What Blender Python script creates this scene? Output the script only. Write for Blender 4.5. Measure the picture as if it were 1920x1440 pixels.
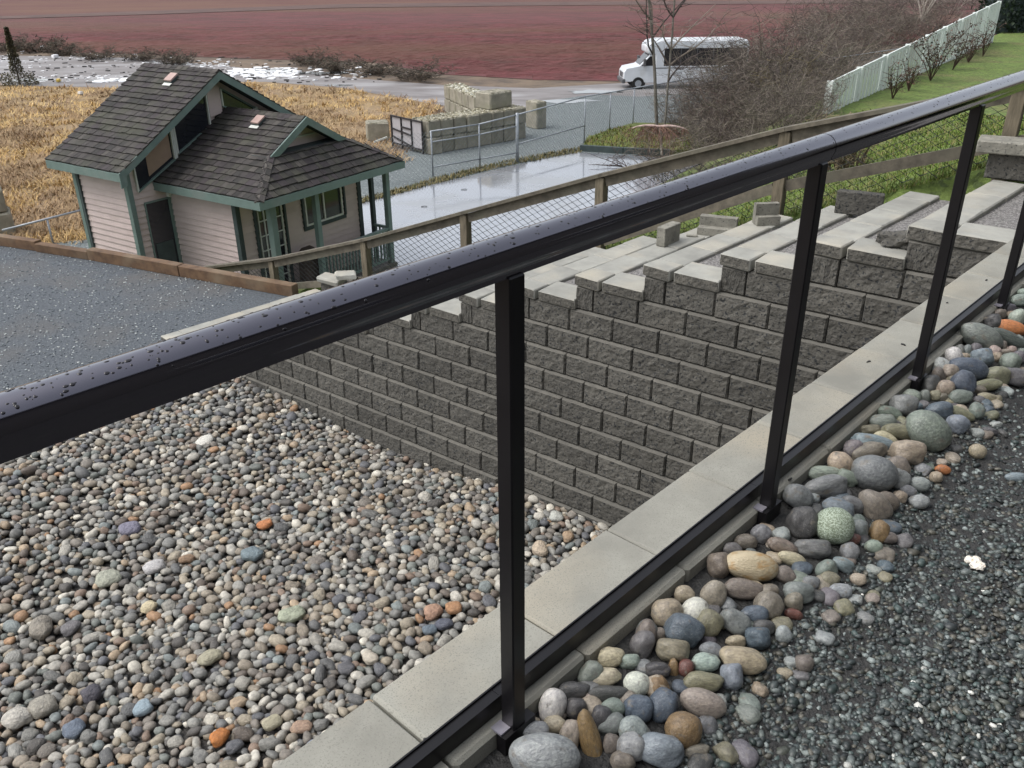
import bpy, bmesh, math, random
import numpy as np
from mathutils import Vector, Matrix, noise

sc = bpy.context.scene
COL = sc.collection
for _o in list(bpy.data.objects):
    bpy.data.objects.remove(_o)
random.seed(11)
np.random.seed(11)

# ---------------------------------------------------------------- camera
CAMH = 4.431047
RW = np.array([[0.99996996, -0.00775171, 0.0], [-0.00345549, -0.44575851, 0.89514659], [-0.00693891, -0.89511969, -0.4457719]])
FPX = 1630.0
cam_data = bpy.data.cameras.new('camera')
cam = bpy.data.objects.new('camera', cam_data)
COL.objects.link(cam)
_r, _u, _b = RW[:, 0], -RW[:, 1], -RW[:, 2]
cam.matrix_world = Matrix(((_r[0], _u[0], _b[0], 0), (_r[1], _u[1], _b[1], 0), (_r[2], _u[2], _b[2], CAMH), (0, 0, 0, 1)))
cam_data.sensor_width = 36.0
cam_data.lens = 36.0 * FPX / 1920.0
cam_data.clip_start = 0.02
cam_data.clip_end = 4000
sc.camera = cam

# ---------------------------------------------------------------- sky, sun, exposure
world = bpy.data.worlds.new('World')
sc.world = world
world.use_nodes = True
wn = world.node_tree
wn.nodes.clear()
sky = wn.nodes.new('ShaderNodeTexSky')
sky.sky_type = 'NISHITA'
sky.sun_disc = False
SUN_EL, SUN_ROT = math.radians(58), math.radians(262)
sky.sun_elevation = SUN_EL
sky.sun_rotation = SUN_ROT
sky.air_density = 1.0
sky.dust_density = 4.0
sky.ozone_density = 1.0
hs = wn.nodes.new('ShaderNodeHueSaturation')
hs.inputs['Saturation'].default_value = 0.34
bg = wn.nodes.new('ShaderNodeBackground')
bg.inputs['Strength'].default_value = 0.15
wo = wn.nodes.new('ShaderNodeOutputWorld')
wn.links.new(sky.outputs[0], hs.inputs['Color'])
wn.links.new(hs.outputs[0], bg.inputs['Color'])
wn.links.new(bg.outputs[0], wo.inputs['Surface'])
sun_d = bpy.data.lights.new('sun', 'SUN')
sun_d.energy = 0.6
sun_d.angle = math.radians(50)
sun_d.color = (1.0, 0.98, 0.95)
sun = bpy.data.objects.new('sun', sun_d)
COL.objects.link(sun)
_sd = Vector((math.sin(SUN_ROT) * math.cos(SUN_EL), math.cos(SUN_ROT) * math.cos(SUN_EL), math.sin(SUN_EL)))
sun.rotation_euler = _sd.to_track_quat('Z', 'Y').to_euler()
sc.view_settings.view_transform = 'Standard'
sc.view_settings.look = 'None'
sc.view_settings.exposure = 0.78
sc.view_settings.gamma = 1.0
sc.view_settings.use_curve_mapping = False

# ---------------------------------------------------------------- measuring helpers
CAM = np.array([0.0, 0.0, CAMH])


def ray(px, py):
    return RW @ np.array([px - 960.0, py - 720.0, FPX])


def at(px, py, z):
    """the point of the level z that the photograph shows at this spot"""
    r = ray(px, py)
    return CAM + r * ((z - CAMH) / r[2])


def on_plane(px, py, p0, nrm):
    r = ray(px, py)
    return CAM + r * (((p0 - CAM) @ nrm) / (r @ nrm))


def proj(p):
    q = RW.T @ (np.asarray(p, float) - CAM)
    return 960 + FPX * q[0] / q[2], 720 + FPX * q[1] / q[2], q[2]


def lin(r, g, b):
    return tuple(((c / 255) / 12.92 if c / 255 < 0.04045 else ((c / 255 + 0.055) / 1.055) ** 2.4) for c in (r, g, b))


def sstep(a, b, x):
    t = np.clip((x - a) / (b - a), 0, 1)
    return t * t * (3 - 2 * t)


ZG = -2.8                                     # level of the low ground round the house
UC = np.array([0.33037, -0.24939, 0.0])       # one wall block along the block wall
UD = UC / np.linalg.norm(UC)
BW = 0.41393
VR = np.array([0.014926, 0.019798, 0.198457]) # one course up (with its set-back)
W0 = np.array([0.365666, 6.558888, 0.198457])
E0 = np.array([-0.333, 1.513, 2.868])         # ledge (curb) outer edge
ZC = 2.868
RD = np.array([0.6858, 0.7278, 0.0])          # along ledge and railing
RN = np.array([0.7278, -0.6858, 0.0])         # from the drop towards the upper gravel
ZUP = np.array([0, 0, 1.0])


def wallpt(c, r):
    return W0 + UC * c + VR * r


def led(a, n, z):
    p = E0 + RD * a + RN * n
    return np.array([p[0], p[1], z])


# ---------------------------------------------------------------- materials
def nd(t, typ, **kw):
    n = t.nodes.new(typ)
    for k, v in kw.items():
        setattr(n, k, v)
    return n


def pm(name, col, col2=None, mix=(0.35, 0.65), scale=6.0, detail=5.0, rough=0.85, bump=0.3, bscale=60.0, bdist=0.01, spec=0.4,
       attr=False, objcol=False, speck=None, sscale=120.0, sthr=0.68, metal=0.0, stretch=(1, 1, 1), rnd=0.0, coat=0.0, world_coords=False,
       rough2=None, ior=None, stint=None, stain=None, stscale=2.0, stthr=(0.5, 0.75), voro=0.0, vscale=60.0):
    m = bpy.data.materials.new(name)
    m.use_nodes = True
    t = m.node_tree
    t.nodes.clear()
    L = t.links.new
    out = nd(t, 'ShaderNodeOutputMaterial')
    bs = nd(t, 'ShaderNodeBsdfPrincipled')
    L(bs.outputs[0], out.inputs[0])
    if world_coords:
        geo = nd(t, 'ShaderNodeNewGeometry')
        src = geo.outputs['Position']
    else:
        tc = nd(t, 'ShaderNodeTexCoord')
        oi = nd(t, 'ShaderNodeObjectInfo')
        mu = nd(t, 'ShaderNodeVectorMath', operation='SCALE')
        mu.inputs[0].default_value = (37.0, 91.0, 53.0)
        L(oi.outputs['Random'], mu.inputs['Scale'])
        ad = nd(t, 'ShaderNodeVectorMath', operation='ADD')
        L(tc.outputs['Object'], ad.inputs[0])
        L(mu.outputs[0], ad.inputs[1])
        src = ad.outputs[0]
    if stretch != (1, 1, 1):
        mp = nd(t, 'ShaderNodeMapping')
        mp.inputs['Scale'].default_value = stretch
        L(src, mp.inputs['Vector'])
        src = mp.outputs[0]
    nz = nd(t, 'ShaderNodeTexNoise')
    nz.inputs['Scale'].default_value = scale
    nz.inputs['Detail'].default_value = detail
    nz.inputs['Roughness'].default_value = 0.62
    L(src, nz.inputs['Vector'])
    rp = nd(t, 'ShaderNodeMapRange')
    rp.inputs['From Min'].default_value = mix[0]
    rp.inputs['From Max'].default_value = mix[1]
    L(nz.outputs['Fac'], rp.inputs['Value'])
    fac = rp.outputs[0]
    mx = nd(t, 'ShaderNodeMix', data_type='RGBA')
    L(fac, mx.inputs[0])
    if attr or objcol:
        if attr:
            a = nd(t, 'ShaderNodeAttribute', attribute_name='col')
            csrc = a.outputs['Color']
        else:
            a = nd(t, 'ShaderNodeObjectInfo')
            csrc = a.outputs['Color']
        d1 = nd(t, 'ShaderNodeMix', data_type='RGBA', blend_type='MULTIPLY')
        d1.inputs[0].default_value = 1.0
        L(csrc, d1.inputs[6])
        d1.inputs[7].default_value = (*col, 1)
        d2 = nd(t, 'ShaderNodeMix', data_type='RGBA', blend_type='MULTIPLY')
        d2.inputs[0].default_value = 1.0
        L(csrc, d2.inputs[6])
        d2.inputs[7].default_value = (*(col2 or col), 1)
        L(d1.outputs[2], mx.inputs[6])
        L(d2.outputs[2], mx.inputs[7])
    else:
        mx.inputs[6].default_value = (*col, 1)
        mx.inputs[7].default_value = (*(col2 or tuple(c * 0.7 for c in col)), 1)
    cur = mx.outputs[2]
    if stain:
        n2 = nd(t, 'ShaderNodeTexNoise')
        n2.inputs['Scale'].default_value = stscale
        n2.inputs['Detail'].default_value = 6
        L(src, n2.inputs['Vector'])
        r2 = nd(t, 'ShaderNodeMapRange')
        r2.inputs['From Min'].default_value = stthr[0]
        r2.inputs['From Max'].default_value = stthr[1]
        L(n2.outputs['Fac'], r2.inputs['Value'])
        m2 = nd(t, 'ShaderNodeMix', data_type='RGBA')
        L(r2.outputs[0], m2.inputs[0])
        L(cur, m2.inputs[6])
        m2.inputs[7].default_value = (*stain, 1)
        cur = m2.outputs[2]
    if speck:
        n3 = nd(t, 'ShaderNodeTexNoise')
        n3.inputs['Scale'].default_value = sscale
        n3.inputs['Detail'].default_value = 2
        L(src, n3.inputs['Vector'])
        r3 = nd(t, 'ShaderNodeMapRange')
        r3.inputs['From Min'].default_value = sthr
        r3.inputs['From Max'].default_value = sthr + 0.06
        L(n3.outputs['Fac'], r3.inputs['Value'])
        m3 = nd(t, 'ShaderNodeMix', data_type='RGBA')
        L(r3.outputs[0], m3.inputs[0])
        L(cur, m3.inputs[6])
        m3.inputs[7].default_value = (*speck, 1)
        cur = m3.outputs[2]
    if rnd:
        oi2 = nd(t, 'ShaderNodeObjectInfo')
        mr = nd(t, 'ShaderNodeMapRange')
        mr.inputs['To Min'].default_value = 1 - rnd
        mr.inputs['To Max'].default_value = 1 + rnd
        L(oi2.outputs['Random'], mr.inputs['Value'])
        sm = nd(t, 'ShaderNodeVectorMath', operation='SCALE')
        L(cur, sm.inputs[0])
        L(mr.outputs[0], sm.inputs['Scale'])
        cur = sm.outputs[0]
    L(cur, bs.inputs['Base Color'])
    if rough2 is not None:
        mr2 = nd(t, 'ShaderNodeMapRange')
        mr2.inputs['To Min'].default_value = rough
        mr2.inputs['To Max'].default_value = rough2
        L(fac, mr2.inputs['Value'])
        L(mr2.outputs[0], bs.inputs['Roughness'])
    else:
        bs.inputs['Roughness'].default_value = rough
    bs.inputs['Specular IOR Level'].default_value = spec
    bs.inputs['Metallic'].default_value = metal
    if stint:
        bs.inputs['Specular Tint'].default_value = (*stint, 1)
    if ior:
        bs.inputs['IOR'].default_value = ior
    bs.inputs['Coat Weight'].default_value = coat
    bs.inputs['Coat Roughness'].default_value = 0.08
    if bump:
        bn = nd(t, 'ShaderNodeTexNoise')
        bn.inputs['Scale'].default_value = bscale
        bn.inputs['Detail'].default_value = 4
        L(src, bn.inputs['Vector'])
        h = bn.outputs['Fac']
        if voro:
            vo = nd(t, 'ShaderNodeTexVoronoi')
            vo.inputs['Scale'].default_value = vscale
            L(src, vo.inputs['Vector'])
            mm = nd(t, 'ShaderNodeMath', operation='MULTIPLY_ADD')
            L(vo.outputs['Distance'], mm.inputs[0])
            mm.inputs[1].default_value = voro
            L(h, mm.inputs[2])
            h = mm.outputs[0]
        bp = nd(t, 'ShaderNodeBump')
        bp.inputs['Strength'].default_value = bump
        bp.inputs['Distance'].default_value = bdist
        L(h, bp.inputs['Height'])
        L(bp.outputs[0], bs.inputs['Normal'])
    return m


M = {}
M['block'] = pm('block_concrete', (0.110, 0.105, 0.092), (0.074, 0.071, 0.063), scale=14, rough=0.9, bump=1.0, bscale=34, bdist=0.016, rnd=0.17, speck=(0.03, 0.032, 0.033), sscale=52, sthr=0.58,
                stain=(0.112, 0.106, 0.092), stscale=3, voro=0.25, vscale=30)
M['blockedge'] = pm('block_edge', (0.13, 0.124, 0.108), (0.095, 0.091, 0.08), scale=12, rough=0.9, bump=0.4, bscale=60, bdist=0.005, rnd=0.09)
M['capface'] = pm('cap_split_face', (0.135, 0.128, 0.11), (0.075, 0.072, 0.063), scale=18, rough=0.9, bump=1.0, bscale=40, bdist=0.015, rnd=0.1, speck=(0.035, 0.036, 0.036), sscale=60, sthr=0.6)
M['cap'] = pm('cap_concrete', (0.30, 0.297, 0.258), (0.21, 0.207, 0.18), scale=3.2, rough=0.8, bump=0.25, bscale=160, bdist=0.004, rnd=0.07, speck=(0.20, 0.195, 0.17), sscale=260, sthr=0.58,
              stain=(0.33, 0.30, 0.235), stscale=2.2)
M['cap2'] = pm('terrace_concrete', (0.325, 0.325, 0.292), (0.245, 0.245, 0.222), scale=5, rough=0.8, bump=0.3, bscale=120, bdist=0.005, rnd=0.1, speck=(0.27, 0.26, 0.235), sscale=110, sthr=0.63,
               stain=(0.41, 0.38, 0.31), stscale=2.0)
M['stone'] = pm('river_stone', (1.12, 1.12, 1.08), (0.62, 0.62, 0.64), mix=(0.34, 0.66), scale=4.5, detail=9, rough=0.36, bump=0.22, bscale=9, bdist=0.04, objcol=True, speck=(0.40, 0.40, 0.37), sscale=26, sthr=0.66, spec=0.55, rough2=0.52,
                 stain=(0.16, 0.145, 0.12), stscale=1.4, stthr=(0.60, 0.72))
M['stone_speck'] = pm('speckled_stone', (1.2, 1.2, 1.1), (0.5, 0.52, 0.40), mix=(0.44, 0.56), scale=13, rough=0.55, bump=0.3, bscale=12, bdist=0.03, objcol=True, spec=0.5)
M['stone_stain'] = pm('stained_stone', (1.05, 1.0, 0.95), (0.85, 0.55, 0.25), mix=(0.50, 0.64), scale=1.1, detail=5, rough=0.5, bump=0.25, bscale=9, bdist=0.03, objcol=True, spec=0.5)
M['pebble'] = pm('pebbles', (1.14, 1.13, 1.1), (0.66, 0.66, 0.66), mix=(0.34, 0.66), scale=42, detail=8, rough=0.62, bump=0.45, bscale=90, bdist=0.006, attr=True, world_coords=True, spec=0.4, speck=(0.36, 0.35, 0.32), sscale=240, sthr=0.66)
M['chip'] = pm('gravel_chips', (1.15, 1.15, 1.13), (0.7, 0.71, 0.72), scale=120, rough=0.42, bump=0.0, attr=True, world_coords=True, spec=0.5)
M['soil'] = pm('wet_soil', (0.045, 0.045, 0.043), (0.028, 0.028, 0.028), scale=20, rough=0.7, bump=0.8, bscale=90, bdist=0.02, world_coords=True)
M['pitbed'] = pm('pebble_bed_soil', (0.09, 0.085, 0.078), (0.05, 0.047, 0.045), scale=20, rough=0.8, bump=0.8, bscale=50, bdist=0.03, world_coords=True)
M['driveway'] = pm('driveway_gravel', (0.10, 0.115, 0.13), (0.048, 0.056, 0.065), mix=(0.38, 0.62), scale=30, detail=6, rough=0.75, bump=0.9, bscale=42, bdist=0.02, world_coords=True,
                   speck=(0.30, 0.31, 0.31), sscale=38, sthr=0.665, stain=(0.10, 0.094, 0.086), stscale=0.5, stthr=(0.5, 0.7))
M['lot'] = pm('lot_gravel', (0.16, 0.185, 0.187), (0.095, 0.112, 0.116), mix=(0.38, 0.62), scale=16, detail=6, rough=0.8, bump=0.8, bscale=18, bdist=0.04, world_coords=True,
              speck=(0.45, 0.46, 0.45), sscale=14, sthr=0.64)
M['black'] = pm('black_paint', (0.006, 0.005, 0.0065), (0.009, 0.008, 0.010), scale=4, rough=0.12, bump=0.0, spec=0.5, ior=2.35, coat=0.7, stint=(0.86, 0.84, 1.0))
M['black2'] = pm('black_matt_paint', (0.006, 0.0055, 0.0065), (0.009, 0.0085, 0.010), scale=4, rough=0.34, bump=0.05, bscale=400, bdist=0.0006, spec=0.35)
M['drop'] = pm('water', (0.012, 0.011, 0.014), (0.012, 0.011, 0.014), rough=0.03, bump=0, spec=0.6)
M['plate'] = pm('zinc_plate', (0.34, 0.33, 0.38), (0.26, 0.25, 0.29), scale=30, rough=0.3, bump=0.05, metal=0.4)
M['wood'] = pm('weathered_wood', (0.155, 0.137, 0.104), (0.078, 0.069, 0.053), scale=9, detail=8, rough=0.85, bump=0.6, bscale=20, bdist=0.006, stretch=(1, 1, 1), rnd=0.15, stain=(0.12, 0.115, 0.085), stscale=2.5)
M['post'] = pm('weathered_post', (0.185, 0.157, 0.11), (0.09, 0.077, 0.053), scale=14, detail=8, rough=0.85, bump=0.6, bscale=24, bdist=0.006, stretch=(3, 3, 0.4), rnd=0.15)
M['timber'] = pm('brown_timber', (0.155, 0.092, 0.05), (0.08, 0.046, 0.026), scale=6, detail=8, rough=0.75, bump=0.5, bscale=20, bdist=0.008, rnd=0.15, stain=(0.19, 0.145, 0.095), stscale=1.6)
M['wire'] = pm('dark_wire', (0.03, 0.033, 0.033), rough=0.5, bump=0, metal=0.3)
M['galv'] = pm('galvanised_steel', (0.36, 0.385, 0.42), (0.26, 0.285, 0.31), scale=12, rough=0.45, bump=0.05, metal=0.35)
M['galvmesh'] = pm('galvanised_wire', (0.20, 0.23, 0.24), rough=0.6, bump=0, metal=0.2)


# ---------------------------------------------------------------- object helpers
def wloc(o):
    p = Vector((0, 0, 0))
    while o is not None:
        p += o.location
        o = o.parent
    return np.array(p)


def setp(o, label=None, cat=None, group=None, kind=None):
    if label:
        o['label'] = label
    if cat:
        o['category'] = cat
    if group:
        o['group'] = group
    if kind:
        o['kind'] = kind
    return o


def thing(name, loc, label, cat, group=None):
    o = bpy.data.objects.new(name, None)
    COL.objects.link(o)
    o.location = Vector([float(v) for v in loc])
    o.empty_display_size = 0.2
    return setp(o, label, cat, group)


def link_mesh(name, me, mat, parent=None, loc=None, rot=None, kind=None):
    o = bpy.data.objects.new(name, me)
    COL.objects.link(o)
    if mat is not None and not me.materials:
        me.materials.append(mat)
    if parent is not None:
        o.parent = parent
    if loc is not None:
        l = np.asarray(loc, float) - (wloc(parent) if parent is not None else 0)
        o.location = Vector([float(v) for v in l])
    if rot is not None:
        o.rotation_euler = rot.to_euler() if isinstance(rot, Matrix) else rot
    if kind:
        o['kind'] = kind
    return o


class MB:
    """collects shapes in world coordinates and links them as one mesh"""

    def __init__(s):
        s.v, s.f, s.c = [], [], []

    def add(s, vs, fs, col=None):
        n = len(s.v)
        s.v.extend([tuple(map(float, v)) for v in vs])
        s.f.extend([tuple(i + n for i in f) for f in fs])
        if col is not None:
            s.c.extend([col] * len(vs))
        return s

    def box(s, c, ax, ay, az, col=None):
        """centre and three half axes"""
        c, ax, ay, az = [np.asarray(q, float) for q in (c, ax, ay, az)]
        if np.cross(ax, ay) @ az < 0:
            az = -az
        vs = [c + sx * ax + sy * ay + sz * az for sz in (-1, 1) for sy in (-1, 1) for sx in (-1, 1)]
        fs = [(0, 2, 3, 1), (4, 5, 7, 6), (0, 1, 5, 4), (2, 6, 7, 3), (0, 4, 6, 2), (1, 3, 7, 5)]
        return s.add(vs, fs, col)

    def bar(s, p, q, w, h, up=ZUP, col=None):
        """beam from p to q, w across, h along up"""
        p, q = np.asarray(p, float), np.asarray(q, float)
        d = q - p
        L = np.linalg.norm(d)
        d = d / L
        side = np.cross(d, up)
        side /= np.linalg.norm(side)
        u2 = np.cross(side, d)
        return s.box((p + q) / 2, d * L / 2, side * w / 2, u2 * h / 2, col)

    def prism(s, poly, z0, z1, col=None):
        """polygon (counter-clockwise) raised from z0 to z1"""
        n = len(poly)
        vs = [(p[0], p[1], z0) for p in poly] + [(p[0], p[1], z1) for p in poly]
        ar = sum(poly[i][0] * poly[(i + 1) % n][1] - poly[(i + 1) % n][0] * poly[i][1] for i in range(n))
        fs = [tuple(range(n - 1, -1, -1)), tuple(range(n, 2 * n))] + [(i, (i + 1) % n, n + (i + 1) % n, n + i) for i in range(n)]
        if ar < 0:
            fs = [f[::-1] for f in fs]
        return s.add(vs, fs, col)

    def extrude(s, pts, off, col=None):
        """planar outline in space extruded by a vector"""
        pts = [np.asarray(p, float) for p in pts]
        n = len(pts)
        off = np.asarray(off, float)
        vs = pts + [p + off for p in pts]
        nr = sum(np.cross(pts[i] - pts[0], pts[i + 1] - pts[0]) for i in range(1, n - 1))
        fs = [tuple(range(n - 1, -1, -1)), tuple(range(n, 2 * n))] + [(i, (i + 1) % n, n + (i + 1) % n, n + i) for i in range(n)]
        if nr @ off < 0:
            fs = [f[::-1] for f in fs]
        return s.add(vs, fs, col)

    def tube(s, pts, rad, sides=6, caps=True, col=None):
        pts = [np.asarray(p, float) for p in pts]
        n = len(pts)
        rr = rad if hasattr(rad, '__len__') else [rad] * n
        vs, fs = [], []
        prev = None
        for i, p in enumerate(pts):
            d = (pts[min(i + 1, n - 1)] - pts[max(i - 1, 0)])
            d = d / (np.linalg.norm(d) + 1e-12)
            if prev is None:
                ref = ZUP if abs(d[2]) < 0.9 else np.array([1.0, 0, 0])
                a = np.cross(d, ref)
            else:
                a = prev - d * (prev @ d)
            a = a / (np.linalg.norm(a) + 1e-12)
            prev = a
            b = np.cross(d, a)
            for k in range(sides):
                t = 2 * math.pi * k / sides
                vs.append(p + rr[i] * (a * math.cos(t) + b * math.sin(t)))
        for i in range(n - 1):
            for k in range(sides):
                k2 = (k + 1) % sides
                fs.append((i * sides + k, i * sides + k2, (i + 1) * sides + k2, (i + 1) * sides + k))
        if caps:
            fs.append(tuple(range(sides - 1, -1, -1)))
            fs.append(tuple((n - 1) * sides + k for k in range(sides)))
        return s.add(vs, fs, col)

    def mesh(s, name, origin=(0, 0, 0), smooth=False):
        me = bpy.data.meshes.new(name)
        o = np.asarray(origin, float)
        me.from_pydata((np.array(s.v) - o).tolist(), [], s.f)
        if s.c and len(s.c) == len(s.v):
            at_ = me.attributes.new('col', 'FLOAT_COLOR', 'POINT')
            at_.data.foreach_set('color', np.array([(*c[:3], 1.0) for c in s.c], dtype=np.float32).ravel())
        if smooth:
            me.polygons.foreach_set('use_smooth', [True] * len(me.polygons))
        me.update()
        return me

    def build(s, name, mat, parent=None, kind=None, smooth=False, origin=None):
        """as a child (parent given) or as an own top-level mesh whose origin is given"""
        if parent is not None:
            o0 = wloc(parent)
            me = s.mesh(name, o0, smooth)
            o = link_mesh(name, me, mat, parent, None, None, kind)
        else:
            o0 = np.asarray(origin if origin is not None else (0, 0, 0), float)
            me = s.mesh(name, o0, smooth)
            o = link_mesh(name, me, mat, None, o0, None, kind)
        return o


def hull_box(dx, dy, dz, ch, jit=0.0, rng=None):
    """chamfered box with its chamfers, centred on the origin (full sizes)"""
    bm = bmesh.new()
    hx, hy, hz = dx / 2, dy / 2, dz / 2
    for sx in (-1, 1):
        for sy in (-1, 1):
            for sz in (-1, 1):
                for p in ((hx, hy - ch, hz - ch), (hx - ch, hy, hz - ch), (hx - ch, hy - ch, hz)):
                    q = [p[0] * sx, p[1] * sy, p[2] * sz]
                    if jit and rng:
                        q = [c + rng.uniform(-jit, jit) for c in q]
                    bm.verts.new(q)
    bmesh.ops.convex_hull(bm, input=bm.verts)
    bmesh.ops.dissolve_limit(bm, angle_limit=0.02, verts=bm.verts, edges=bm.edges)
    bmesh.ops.recalc_face_normals(bm, faces=bm.faces)
    me = bpy.data.meshes.new('block')
    bm.to_mesh(me)
    bm.free()
    return me


def bulk(name, variants, items, mat, kind='stuff', parent=None, smooth=True):
    """items: (variant, 3x3 matrix, location, colour) -> one joined mesh"""
    vs, fs, cs, n = [], [], [], 0
    for k, A, loc, c in items:
        bv, bf = variants[k]
        vs.append(bv @ np.asarray(A).T + np.asarray(loc))
        fs.append(bf + n)
        cs.append(np.tile(np.array([*c, 1.0]), (len(bv), 1)))
        n += len(bv)
    V = np.concatenate(vs).astype(np.float32)
    F = np.concatenate(fs).astype(np.int32)
    Cc = np.concatenate(cs).astype(np.float32)
    me = bpy.data.meshes.new(name)
    if parent is not None:
        V = V - wloc(parent).astype(np.float32)
    me.vertices.add(len(V))
    me.vertices.foreach_set('co', V.ravel())
    me.loops.add(F.size)
    me.loops.foreach_set('vertex_index', F.ravel())
    me.polygons.add(len(F))
    me.polygons.foreach_set('loop_start', np.arange(len(F), dtype=np.int32) * F.shape[1])
    if smooth:
        me.polygons.foreach_set('use_smooth', np.ones(len(F), dtype=bool))
    a = me.attributes.new('col', 'FLOAT_COLOR', 'POINT')
    a.data.foreach_set('color', Cc.ravel())
    me.update(calc_edges=True)
    o = bpy.data.objects.new(name, me)
    COL.objects.link(o)
    me.materials.append(mat)
    if parent is not None:
        o.parent = parent
    if kind:
        o['kind'] = kind
    return o


def stone_variant(sub, seed, amp=0.16, freq=1.1, square=0.0):
    bm = bmesh.new()
    bmesh.ops.create_icosphere(bm, subdivisions=sub, radius=1.0)
    for v in bm.verts:
        p = v.co.copy()
        d = 1 + amp * noise.noise(p * freq + Vector((seed * 7.3, seed * 3.1, 1.7))) + amp * 0.35 * noise.noise(p * freq * 2.3 + Vector((seed, 5.0, seed * 2.2)))
        if square:
            d *= 1 + square * ((p.x ** 4 + p.y ** 4 + p.z ** 4) ** -0.25 - 1.0)
        v.co = p * d
    bm.verts.ensure_lookup_table()
    vs = np.array([tuple(v.co) for v in bm.verts])
    fs = np.array([[v.index for v in f.verts] for f in bm.faces])
    bm.free()
    return vs, fs


def variant_mesh(name, var, smooth=True):
    me = bpy.data.meshes.new(name)
    me.from_pydata(var[0].tolist(), [], var[1].tolist())
    if smooth:
        me.polygons.foreach_set('use_smooth', [True] * len(me.polygons))
    me.update()
    return me


def poly_sheet(name, poly, z, mat, kind='structure'):
    """flat piece of ground from an outline (fan-free: bmesh fills it)"""
    me = bpy.data.meshes.new(name)
    me.from_pydata([(float(p[0]), float(p[1]), float(z)) for p in poly], [], [tuple(range(len(poly)))])
    me.update()
    if me.polygons[0].normal.z < 0:
        me.flip_normals()
    return link_mesh(name, me, mat, None, None, None, kind)


def inside(poly, x, y):
    r = False
    n = len(poly)
    for i in range(n):
        x1, y1 = poly[i][0], poly[i][1]
        x2, y2 = poly[(i + 1) % n][0], poly[(i + 1) % n][1]
        if (y1 > y) != (y2 > y) and x < (x2 - x1) * (y - y1) / (y2 - y1) + x1:
            r = not r
    return r


def in_view(p, m=40):
    x, y, w = proj(p)
    return w > 0.05 and -m < x < 1920 + m and -m < y < 1440 + m


ORD = ['first', 'second', 'third', 'fourth', 'fifth', 'sixth', 'seventh', 'eighth', 'ninth', 'tenth', 'eleventh', 'twelfth', 'thirteenth', 'fourteenth', 'fifteenth', 'sixteenth', 'seventeenth', 'eighteenth', 'nineteenth', 'twentieth']


def ordw(i):
    if i < 20:
        return ORD[i]
    t = ['twenty', 'thirty', 'forty', 'fifty', 'sixty'][(i + 1) // 10 - 2]
    u = (i + 1) % 10
    return t + '-' + ORD[u - 1] if u else {'twenty': 'twentieth', 'thirty': 'thirtieth', 'forty': 'fortieth', 'fifty': 'fiftieth', 'sixty': 'sixtieth'}[t]


def rank_labels(lst, fmt):
    """lst of (object, key, position): the label counts the alike ones along the position"""
    groups = {}
    for o, key, pos in lst:
        groups.setdefault(key, []).append((pos, o))
    for key, v in groups.items():
        v.sort(key=lambda q: q[0])
        for i, (pos, o) in enumerate(v):
            o['label'] = fmt(key, i, len(v))


ROT_U = math.atan2(UD[1], UD[0])
ROT_R = math.atan2(RD[1], RD[0])

# ================================================================ block wall with its stepped top
def lcol(r):
    return 5.948 - 1.46 * (13 - r)


def ccurb(r, n=0.07):
    p0 = wallpt(0, r)
    return (n - (p0 - E0) @ RN) / (UC @ RN)


def split_face(seed, w=BW - 0.004, h=0.1955, dep=0.30, nx=12, nz=7):
    rng = random.Random(seed)
    vs, fs = [], []
    for j in range(nz + 1):
        for i in range(nx + 1):
            x = -w / 2 + w * i / nx
            z = -h / 2 + h * j / nz
            e = min(i, nx - i, j, nz - j)
            if e == 0:
                y = 0.016 if j == nz else 0.006
            elif j == nz - 1:
                y = -0.010
            else:
                y = -0.004 - 0.009 * (0.5 + noise.noise(Vector((x * 14 + seed * 9, z * 14, seed)))) - rng.uniform(0, 0.005)
            if e == 0 or e == 1:
                tx = 0.012
                if i == 1: x = -w / 2 + tx
                if i == nx - 1: x = w / 2 - tx
                if j == 1: z = -h / 2 + tx
                if j == nz - 1: z = h / 2 - 0.012
            vs.append((x, y, z))
    W = nx + 1
    for j in range(nz):
        for i in range(nx):
            a = j * W + i
            fs.append((a, a + 1, a + W + 1, a + W))
    n = len(vs)
    c = [(-w / 2, dep, -h / 2), (w / 2, dep, -h / 2), (w / 2, dep, h / 2), (-w / 2, dep, h / 2)]
    vs += c
    bl, br, tr, tl = 0, nx, nz * W + nx, nz * W
    fs.append((bl, n, n + 1, br)[::1])
    fs.append((tl, tr, n + 2, n + 3))
    fs.append((bl, tl, n + 3, n))
    fs.append((br, n + 1, n + 2, tr))
    fs.append((n, n + 3, n + 2, n + 1))
    # bottom and top edges follow the grid edge only at the corners: the gap is closed by the chamfer rows
    me = bpy.data.meshes.new('block')
    me.from_pydata(vs, [], fs)
    me.update()
    bm = bmesh.new()
    bm.from_mesh(me)
    bmesh.ops.recalc_face_normals(bm, faces=bm.faces)
    bm.to_mesh(me)
    bm.free()
    me.materials.append(M['block'])
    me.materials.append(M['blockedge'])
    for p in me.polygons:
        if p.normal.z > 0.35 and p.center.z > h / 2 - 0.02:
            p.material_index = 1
    return me


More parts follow.
